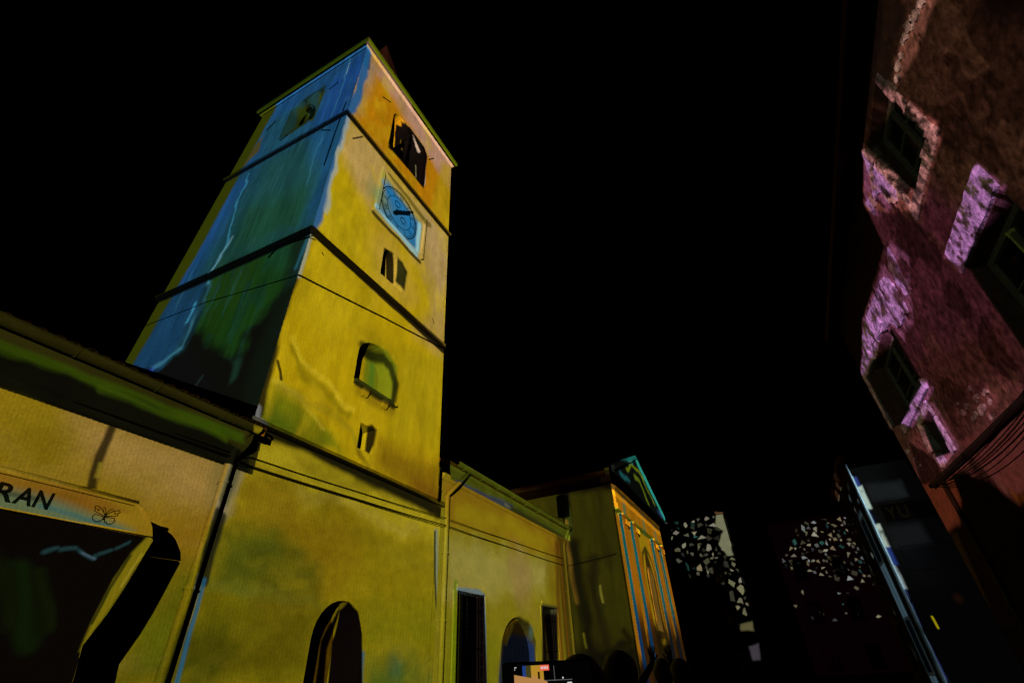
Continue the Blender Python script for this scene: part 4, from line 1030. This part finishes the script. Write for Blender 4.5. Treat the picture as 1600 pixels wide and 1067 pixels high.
def casement(x0, x1, z0, z1, dark=True):
    y = YR-.24; fm = MB()
    fm.box((x0, y-.05, z0), (x0+.09, y+.02, z1)); fm.box((x1-.09, y-.05, z0), (x1, y+.02, z1))
    fm.box((x0+.09, y-.05, z0), (x1-.09, y+.02, z0+.09)); fm.box((x0+.09, y-.05, z1-.09), (x1-.09, y+.02, z1)); 
    xm = (x0+x1)/2; fm.box((xm-.05, y-.05, z0+.09), (xm+.05, y+.025, z1-.09))
    F = fm.build('window_frame', FRAMEW, HO)
    zt = [z0+.09+(z1-z0-.18)*k/3 for k in range(4)]
    for k in range(3):
        for a, c in ((x0+.09, xm-.05), (xm+.05, x1-.09)):
            p = MB(); p.box((a, y-.03, zt[k]+.015), (c, y-.02, zt[k+1]-.015)); p.build('pane', GLASS, F)
            if k: q = MB(); q.box((a, y-.04, zt[k]-.015), (c, y+.01, zt[k]+.015)); q.build('glazing_bar', FRAMEW, F)
def shutter(x0, x1, z0, z1, ang, hinge):
    """louvred leaf opened against the wall: hinge at x, swung out by ang"""
    n = 14; Lm = x1-x0; M = Matrix.Translation((hinge, YR+.03, 0)) @ Matrix.Rotation(ang, 4, 'Z')
    fb = MB(); t = .035
    for A, B in (((0, 0, z0), (.07, t, z1)), ((Lm-.07, 0, z0), (Lm, t, z1)), ((.07, 0, z0), (Lm-.07, t, z0+.09)), ((.07, 0, z1-.09), (Lm-.07, t, z1)), ((.07, 0, (z0+z1)/2-.04), (Lm-.07, t, (z0+z1)/2+.04))): fb.box(A, B)
    fb.v = [tuple(M @ Vector(v)) for v in fb.v]; Sh = fb.build('shutter', WOOD, HO)
    for i in range(n):
        z = z0+.1+(z1-z0-.2)*i/n; s_ = MB(); s_.face([(.07, .003, z), (Lm-.07, .003, z), (Lm-.07, t-.003, z+.06), (.07, t-.003, z+.06)])
        s_.v = [tuple(M @ Vector(v)) for v in s_.v]; s_.build('shutter_slat', WOOD, Sh)
for R_ in (WA, WB, WC, WD): casement(R_[0][0], R_[1][0], R_[0][1], R_[2][1])
for R_ in WL: casement(R_[0][0], R_[1][0], R_[0][1], R_[2][1])
# window A: worn stone jambs and sill
stones(5.78, 5.96, 7.42, 8.95, 5, True, 1); stones(7.24, 7.42, 7.42, 8.95, 5, True, 2); stones(5.75, 7.45, 7.26, 7.43, 3, False, 3)
# window B: one broad lintel, plain dark shutters
b = MB(); r = random.Random(8)
nx_, nz_ = 14, 5; pts = {}
for i in range(nx_+1):
    for k in range(nz_+1): pts[i, k] = (5.70+1.66*i/nx_, YR+.05+r.uniform(-.012, .012), 6.03+.42*k/nz_)
for i in range(nx_):
    for k in range(nz_): b.face([pts[i, k], pts[i+1, k], pts[i+1, k+1], pts[i, k+1]])
E_ = [pts[i, 0] for i in range(nx_+1)]+[pts[nx_, k] for k in range(1, nz_+1)]+[pts[i, nz_] for i in range(nx_-1, -1, -1)]+[pts[0, k] for k in range(nz_-1, 0, -1)]
for a, c in zip(E_, E_[1:]+E_[:1]): b.face([a, c, (c[0], YR-.1, c[2]), (a[0], YR-.1, a[2])])
b.build('window_lintel', FLAKE, HO)
stones(5.6, 7.4, 4.2, 4.34, 2, False, 9, 'sill_stone', .1)
# window C: lintel, wide sill; window D: small with jambs
stones(10.85, 13.3, 7.52, 7.86, 3, False, 12, 'lintel_stone'); stones(10.65, 13.2, 5.84, 6.04, 2, False, 14, 'sill_stone', .09)
stones(11.12, 11.30, 4.72, 5.78, 3, True, 17); stones(12.15, 12.33, 4.72, 5.78, 3, True, 19); stones(11.30, 12.15, 5.63, 5.80, 1, False, 22)
# plaster still clinging to the wall in flakes
def flake(px, seed, t=.03):
    r = random.Random(seed); P = [on_y(p, YR) for p in px]; Q = []
    for a, c in zip(P, P[1:]+P[:1]):
        L = np.linalg.norm(c-a); n = max(2, int(L/.07)); nn = np.array([-(c-a)[2], 0, (c-a)[0]])/max(L, 1e-6)
        for i in range(n): Q.append(a+(c-a)*i/n+nn*r.uniform(-.035, .035)*(1 if i else .3))
    b = MB(); b.prism([(q[0], YR+.001, q[2]) for q in Q], (0, t, 0)); b.build('plaster_flake', FLAKE, HO)
flake([(1389, 386), (1398, 402), (1410, 428), (1425, 452), (1418, 462), (1402, 440), (1392, 420)], 1)
flake([(1382, 432), (1396, 442), (1412, 470), (1421, 488), (1405, 512), (1392, 500), (1386, 514), (1352, 552), (1349, 530), (1356, 496), (1372, 456)], 2, .04)
flake([(1347, 236), (1352, 232), (1362, 256), (1378, 266), (1404, 296), (1402, 318), (1388, 314), (1380, 300), (1372, 306), (1368, 336), (1354, 318), (1366, 300), (1360, 270)], 3)
flake([(1352, 550), (1349, 560), (1347, 580), (1354, 600), (1393, 672), (1398, 664), (1360, 598)], 4)
for i, (cx_, cy_, s_) in enumerate(((1440, 4, 13), (1433, 22, 10), (1422, 40, 13), (1417, 56, 8), (1411, 66, 7), (1404, 106, 9), (1402, 122, 8), (1408, 90, 6), (1447, -12, 14), (1425, 30, 7),
        (1516, 606, 4), (1528, 622, 6), (1541, 612, 7), (1536, 640, 10), (1512, 634, 5), (1548, 626, 6), (1524, 650, 7), (1498, 630, 4), (1506, 644, 5), (1552, 650, 6), (1420, 705, 5), (1438, 728, 4), (1430, 716, 3))):
    rr_ = random.Random(40+i)
    flake([(cx_+s_*rr_.uniform(.5, 1)*math.cos(a)*.7, cy_+s_*rr_.uniform(.6, 1.2)*math.sin(a)) for a in np.linspace(0, 6.28, 7)[:-1]], 60+i, .025)
# cables along that house
def sag(a, c, s, n=14):
    a, c = Vector(a), Vector(c); return [a.lerp(c, i/n)-Vector((0, 0, s*4*(i/n)*(1-i/n))) for i in range(n+1)]
def hcable(a, c, s, r, label, group=None):
    b = MB(); b.tube(sag(a, c, s), r, 8); return tag(b.build('cable', RUBBER, None, True), label, 'cable', group)
hcable((13.2, YR+.1, 4.66), (4.0, YR+.1, 4.1), .02, .05, 'thick black power cable clipped along the pink lit old house')
SL = 'thin slack black cable drooping below the thick cable on the old house'
for s, z, r, LB in ((.14, 4.54, .011, 'slack black cable hanging closest under the thick cable on the old house'), (.26, 4.50, .009, 'thin slack cable, second below the thick cable on the old house'),
                    (.34, 4.52, .012, 'heavier slack cable, third below the thick cable on the old house'), (.46, 4.46, .009, 'thin slack cable drooping lowest on the old house wall')):
    hcable((12.5, YR+.12+s*.1, z), (5.2, YR+.12+s*.2, z-.12), s, r, LB, 'slack cables on the old house')
b = MB(); b.tube([(12.55, YR+.06, 4.7), (12.55, YR+.08, 0.1)], .045, 8); tag(b.build('conduit_pipe', IRON, None, True), 'dark vertical conduit pipe on the corner of the old house', 'pipe')

# ------------------------------------------------------------------ corner house with sign boards
CO = empty('corner_house', (28, -8, 0), 'dark corner house with a bright white and blue lit edge pier', 'building')
w = MB(); w.box((EX, -14, 0), (27.5, YR, 8.0)); w.build('wall', FARWALL, CO)
b = MB(); b.box((EX-.02, YR-.3, 0), (EX-.002, YR+.012, 7.55)); b.build('corner_pier', FARWALL, CO)
b = MB(); b.box((EX-.3, -14.2, 8.0), (27.7, YR+.25, 8.18)); RO = b.build('roof', TILE, CO)
for i, x in enumerate(np.arange(23.0, 26.5, 2.4)):
    for z in (1.2, 4.6):
        b = MB(); b.box((x, YR-.1, z), (x+1.1, YR+.012, z+1.7)); f = b.build('window', WOOD, CO)
        b = MB(); b.box((x+.1, YR-.1, z+.1), (x+1.0, YR+.02, z+1.6)); b.build('pane', GLASS, f)
SIGNS = ((6.35, 7.0, 'blank pale sign board, topmost of the stack on the corner house end wall'), (5.62, 6.25, 'dark sign board with faint ochre letters on the corner house end wall'),
         (4.85, 5.52, 'wide pale sign board below the lettered one on the corner house'), (4.1, 4.75, 'dim sign board, lowest of the stack on the corner house end wall'))
for i, (z0, z1, lb) in enumerate(SIGNS):
    root = empty('sign_board', (EX-.06, -4.8, z0), lb, 'sign', 'sign boards on the end wall')
    b = MB(); b.box((EX-.07, -6.2, z0), (EX-.004, -4.0, z1)); b.build('board', BOARD if i != 1 else mat('dark_sign_board', (.10, .10, .11), .6), root, bevel=.01)
    b = MB()
    for A, B in (((EX-.09, -6.24, z0-.03), (EX-.072, -3.97, z0+.02)), ((EX-.09, -6.24, z1-.02), (EX-.072, -3.97, z1+.03))): b.box(A, B)
    b.build('sign_rail', BOARD, root)
    if i == 1:
        for ch, y, wd in (('Y', -4.1, .3), ('U', -4.46, .3)):
            t = flat_text(ch, 1.0, root, Matrix.Identity(4), mat('ochre_letter_paint', (.65, .55, .2), .7), 'letter')
            xs = [v.co.x for v in t.data.vertices]; ys = [v.co.y for v in t.data.vertices]
            for v in t.data.vertices:
                a = (v.co.x-min(xs))/(max(xs)-min(xs)); c = (v.co.y-min(ys))/(max(ys)-min(ys)); v.co = Vector((0, -a, c))
            for v in t.data.vertices: v.co = Vector((EX-.076, y+v.co.y*wd, 5.72+v.co.z*.42))

# ------------------------------------------------------------------ far houses
def far_house(x, y0, y1, h, label, roof_h, cols, rows):
    o = empty('far_house', (x+5, (y0+y1)/2, 0), label, 'building')
    b = MB(); b.box((x, y0, 0), (x+12, y1, h)); b.build('wall', FARWALL, o)
    ym = (y0+y1)/2; b = MB(); b.prism([(x-.3, y0-.4, h), (x-.3, y1+.4, h), (x-.3, ym, h+roof_h)], (12.6, 0, 0)); b.build('roof', TILE, o)
    for i in range(cols):
        for k in range(rows):
            yc = y0+(y1-y0)*(i+.5)/cols; zc = 1.2+k*3.1
            b = MB(); b.box((x-.012, yc-.5, zc), (x+.1, yc+.5, zc+1.6)); f = b.build('window', WOOD, o)
            b = MB(); b.box((x-.02, yc-.4, zc+.1), (x+.1, yc+.4, zc+1.5)); b.build('pane', GLASS, f)
far_house(FX, 2.7, 11.5, 12.6, 'tall dark far house beyond the chapel with pale shards of light', 1.6, 3, 3)
far_house(GX, -9.0, -.4, 12.0, 'dark far house closing the street under an oval of light shards', 1.2, 3, 3)

# ------------------------------------------------------------------ people
def person(name, loc, heading, height, label, arms, hair_long=False):
    k = height/1.75; root = empty(name, loc, label, 'person', 'people watching the show')
    V, E, Rr = [], [], []
    def v(p, r, par=None):
        V.append((p[0]*k, p[1]*k, p[2]*k)); Rr.append((r[0]*k, r[1]*k) if isinstance(r, tuple) else (r*k, r*k))
        if par is not None: E.append((par, len(V)-1))
        return len(V)-1
    pel = v((0, 0, .95), (.15, .115)); sp1 = v((0, .01, 1.12), (.135, .10), pel); sp2 = v((0, .01, 1.30), (.155, .11), sp1); sp3 = v((0, 0, 1.43), (.12, .09), sp2)
    nk = v((0, .01, 1.51), .055, sp3); h1 = v((0, .03, 1.57), (.065, .075), nk); h2 = v((0, .02, 1.64), (.078, .095), h1); h3 = v((0, .01, 1.70), (.065, .08), h2)
    v((0, .125, 1.625), .012, h2)                                    # nose
    for s in (-1, 1): v((.085*s, .01, 1.635), .014, h2)               # ears
    for s in (-1, 1):
        hp = v((.10*s, 0, .88), (.095, .10), pel); kn = v((.11*s, .02, .48), .062, hp); an = v((.11*s, -.01, .09), .042, kn)
        hl = v((.11*s, .03, .045), (.045, .04), an); v((.12*s, .17, .03), (.042, .028), hl)
        sh = v((.18*s, 0, 1.40), .065, sp3); (ex, ey, ez), (wx, wy, wz), (fx, fy, fz) = arms[0 if s < 0 else 1]
        el = v((ex*s, ey, ez), .045, sh); wr = v((wx*s, wy, wz), .029, el)
        d = Vector((fx*s, fy, fz)).normalized(); wp = Vector((wx*s, wy, wz)); side = d.cross(Vector((0, 1, 0)) if abs(d.y) < .7 else Vector((0, 0, 1))).normalized(); bend = side.cross(d)
        pa = v(tuple(wp+d*.05), (.036, .018), wr); pb = v(tuple(wp+d*.085), (.036, .014), pa)
        for i, (o, L) in enumerate(((-.03, .07), (-.01, .082), (.011, .078), (.03, .058))):
            a = v(tuple(wp+d*.10+side*o), .0088, pb); c = v(tuple(wp+d*(.10+L*.55)+side*o*1.1+bend*.006), .0082, a); v(tuple(wp+d*(.10+L*.9)+side*o*1.1+bend*.026), .007, c)
        t0 = v(tuple(wp+d*.045+side*.042*s), .0105, pa); v(tuple(wp+d*.09+side*.062*s+bend*.015), .009, t0)
    me = bpy.data.meshes.new('body'); me.from_pydata(V, E, []); o = bpy.data.objects.new('body', me); COL.objects.link(o)
    md = o.modifiers.new('skin', 'SKIN'); md.use_smooth_shade = True
    for i, s in enumerate(me.skin_vertices[0].data): s.radius = Rr[i]; s.use_root = (i == 0)
    sb = o.modifiers.new('sub', 'SUBSURF'); sb.levels = 2; sb.render_levels = 2
    dg = bpy.context.evaluated_depsgraph_get(); m2 = bpy.data.meshes.new_from_object(o.evaluated_get(dg)); bpy.data.objects.remove(o); m2.name = 'body'
    for m in (JACKET, SKIN, TROUS): m2.materials.append(m)
    wrists = [Vector((V[i][0], V[i][1], V[i][2])) for i in range(len(V)) if abs(Rr[i][0]-.029*k) < 1e-6]
    for p in m2.polygons:
        c = p.center; hnd = any((c-wq).length < .17*k and (c-wq).dot((wq-Vector((0, 0, 1.4*k)))) > -.0 for wq in wrists)
        p.material_index = 1 if (c.z > 1.5*k and abs(c.x) < .13*k) or hnd else (2 if c.z < .93*k and abs(c.x) < .24*k else 0); p.use_smooth = True
    bo = bpy.data.objects.new('body', m2); COL.objects.link(bo); bo.parent = root
    hb = MB(); n = 18
    for i in range(10):
        for j in range(n):
            def Q(i, j):
                t = math.pi*.58*i/10; a = 2*math.pi*j/n; back = -math.sin(a)
                drop = (t/(math.pi*.58))**2*(.10+(.18 if hair_long else .03))*max(0, back)
                rr = 1.0+.05*math.sin(7*a+i)
                return (.093*k*math.sin(t)*math.cos(a)*rr, .012*k+.108*k*math.sin(t)*math.sin(a)*rr-.01*k, (1.655+.105*math.cos(t)-drop)*k)
            if math.sin(2*math.pi*(j+.5)/n) > .35 and i > 5: continue
            hb.face([Q(i, j), Q(i+1, j), Q(i+1, j+1), Q(i, j+1)])
    h = hb.build('hair', HAIR, None, True); h.parent = root
    sd = h.modifiers.new('thick', 'SOLIDIFY'); sd.thickness = .012
    root.rotation_euler = (0, 0, heading)
    return root
DOWN = (((.25, -.03, 1.14), (.26, .04, .90), (0, .1, -1)),)*2
PHONE = (((.26, .14, 1.22), (.13, .40, 1.42), (-.25, .3, 1)), ((.26, .14, 1.22), (.13, .40, 1.42), (-.25, .3, 1)))
HIGH = (((.25, .10, 1.55), (.10, .26, 1.72), (-.1, .2, 1)),)*2
# phone held up by someone standing just ahead
def phone(name, c, wdir, tilt, label, wdt=.165, ht=.078):
    """landscape phone; c centre, wdir unit vector along its long side, screen towards the viewer side"""
    root = empty(name, c, label, 'phone', 'raised phones')
    x = Vector(wdir).normalized(); nrm = Vector((x.y, -x.x, 0)).normalized()
    nrm = nrm if nrm.dot(Vector((-c[0], -c[1], 0))) > 0 else -nrm
    upv = Vector((0, 0, 1))*math.cos(tilt)+nrm*math.sin(tilt); nrm = x.cross(upv); nrm = nrm if nrm.dot(Vector((-c[0], -c[1], 0))) > 0 else -nrm
    C0 = Vector(c)
    def P(a, z, d): return C0+x*a*wdt/2+upv*z*ht/2+nrm*d
    def quad(name, a0, a1, z0, z1, d, m, sk=0):
        b = MB(); b.face([P(a0, z0, d), P(a1, z0+sk*(a1-a0), d), P(a1, z1+sk*(a1-a0), d), P(a0, z1, d)]); return b.build(name, m, root)
    b = MB(); r = .14
    outl = [(sx*(1-r*.5*(1-math.cos(t)))if 0 else sx*(1-.10+.10*math.cos(t)), sz*(1-.2+.2*math.sin(t))) for sx, sz, T_ in ((1, 1, (0, .5, 1, 1.57)), (-1, 1, (1.57, 1, .5, 0)), (-1, -1, (0, .5, 1, 1.57)), (1, -1, (1.57, 1, .5, 0))) for t in T_]
    b.prism([P(a, z, -.004) for a, z in outl], nrm*.008); b.build('case', BLACKGL, root)
    return root, quad
d1 = 1.05
a_ = ray((784, 1035)); e_ = ray((925, 1029)); a_ = a_/np.linalg.norm(a_)*d1; e_ = e_/np.linalg.norm(e_)*(d1+.03)
A3, E3 = Vector(EYE+a_), Vector(EYE+e_); xd = (E3-A3).normalized(); cen = (A3+E3)/2+Vector((0, 0, -.039))
ph, quad = phone('phone', cen, xd, math.radians(-8), 'black phone held sideways, its lit screen filming the yellow tower', (E3-A3).length)
scr = emit('phone_screen_dark', (.0006, .0006, .0006), 1.0)
quad('screen', -.95, .95, -.92, .92, .0046, scr)
yw, ora, red, blu, wht, grn = (emit('screen_yellow', (.62, .33, .03), .7), emit('screen_orange', (.62, .30, .09), .7), emit('screen_red', (.9, .14, .07), .9), emit('screen_blue', (.03, .09, .42), .5), emit('screen_white', (.8, .8, .8), .8), emit('screen_olive', (.10, .09, .02), .5))
def spx(x): return -1+2*(x-784)/(925-784)
quad('screen_picture', spx(828), spx(847), -.6, .84, .0050, yw); quad('screen_picture', spx(802), spx(829), -.6, .50, .0052, ora, -.4); quad('screen_picture', spx(829), spx(852), -.6, .48, .0054, ora, -.9)
quad('screen_picture', spx(815), spx(820), .35, .84, .0050, blu); quad('screen_picture', spx(820), spx(828), .30, .84, .0050, grn)
quad('record_badge', spx(842), spx(856), .62, .84, .0058, red)
for i in range(5): quad('badge_mark', spx(843.5+i*2.3), spx(844.8+i*2.3), .68, .78, .0062, wht)
quad('guide_line', spx(863), spx(863.7), .2, .8, .0060, scr if 0 else emit('screen_grey', (.2, .2, .2), .6)); quad('guide_line', spx(848), spx(890), .22, .245, .0060, bpy.data.materials['screen_grey'])
quad('shutter_button', spx(882), spx(889), -.12, .14, .0060, wht); quad('status_dot', spx(875), spx(877), .28, .34, .0060, wht)
quad('guide_mark', spx(803), spx(806), .76, .79, .0060, wht); quad('guide_mark', spx(803), spx(803.5), .66, .79, .0061, wht)
quad('clock_mark', spx(838), spx(841), .30, .58, .0060, emit('screen_black', (.01, .006, .0), .5))
hd = math.atan2(cen.y, cen.x)-math.pi/2
person('person', (cen.x-.42*math.cos(hd+math.pi/2), cen.y-.42*math.sin(hd+math.pi/2), 0), hd, 1.55, 'person in a dark jacket holding up the phone that films the tower', (((.24, .16, 1.34), (.185, .38, 1.61), (-.12, .1, 1)), ((.24, .16, 1.34), (.15, .36, 1.52), (-.15, .1, 1))))
def stand(px, dist, top, arms, label, lh=False, hoff=0, name='person'):
    d = ray(px); d = d/np.linalg.norm(d[:2])*dist; z = 1.6+d[2]
    H = z/1.0 if top is None else top
    return person(name, (d[0], d[1], 0), math.atan2(d[1], d[0])-math.pi/2+hoff, H, label, arms, lh)
stand((905, 1024), 1.9, 1.655, DOWN, 'dark-haired person in a black jacket watching beside the raised phone', True, .2)
stand((965, 1026), 3.0, 1.70, DOWN, 'short-haired person in a dark coat standing before the chapel wall', False, -.3)
stand((1035, 1040), 6.0, 1.72, HIGH, 'person with both arms raised overhead in front of the chapel columns', False, 0)
stand((1062, 1035), 5.4, 1.70, DOWN, 'person standing at the foot of the chapel columns', False, .4)
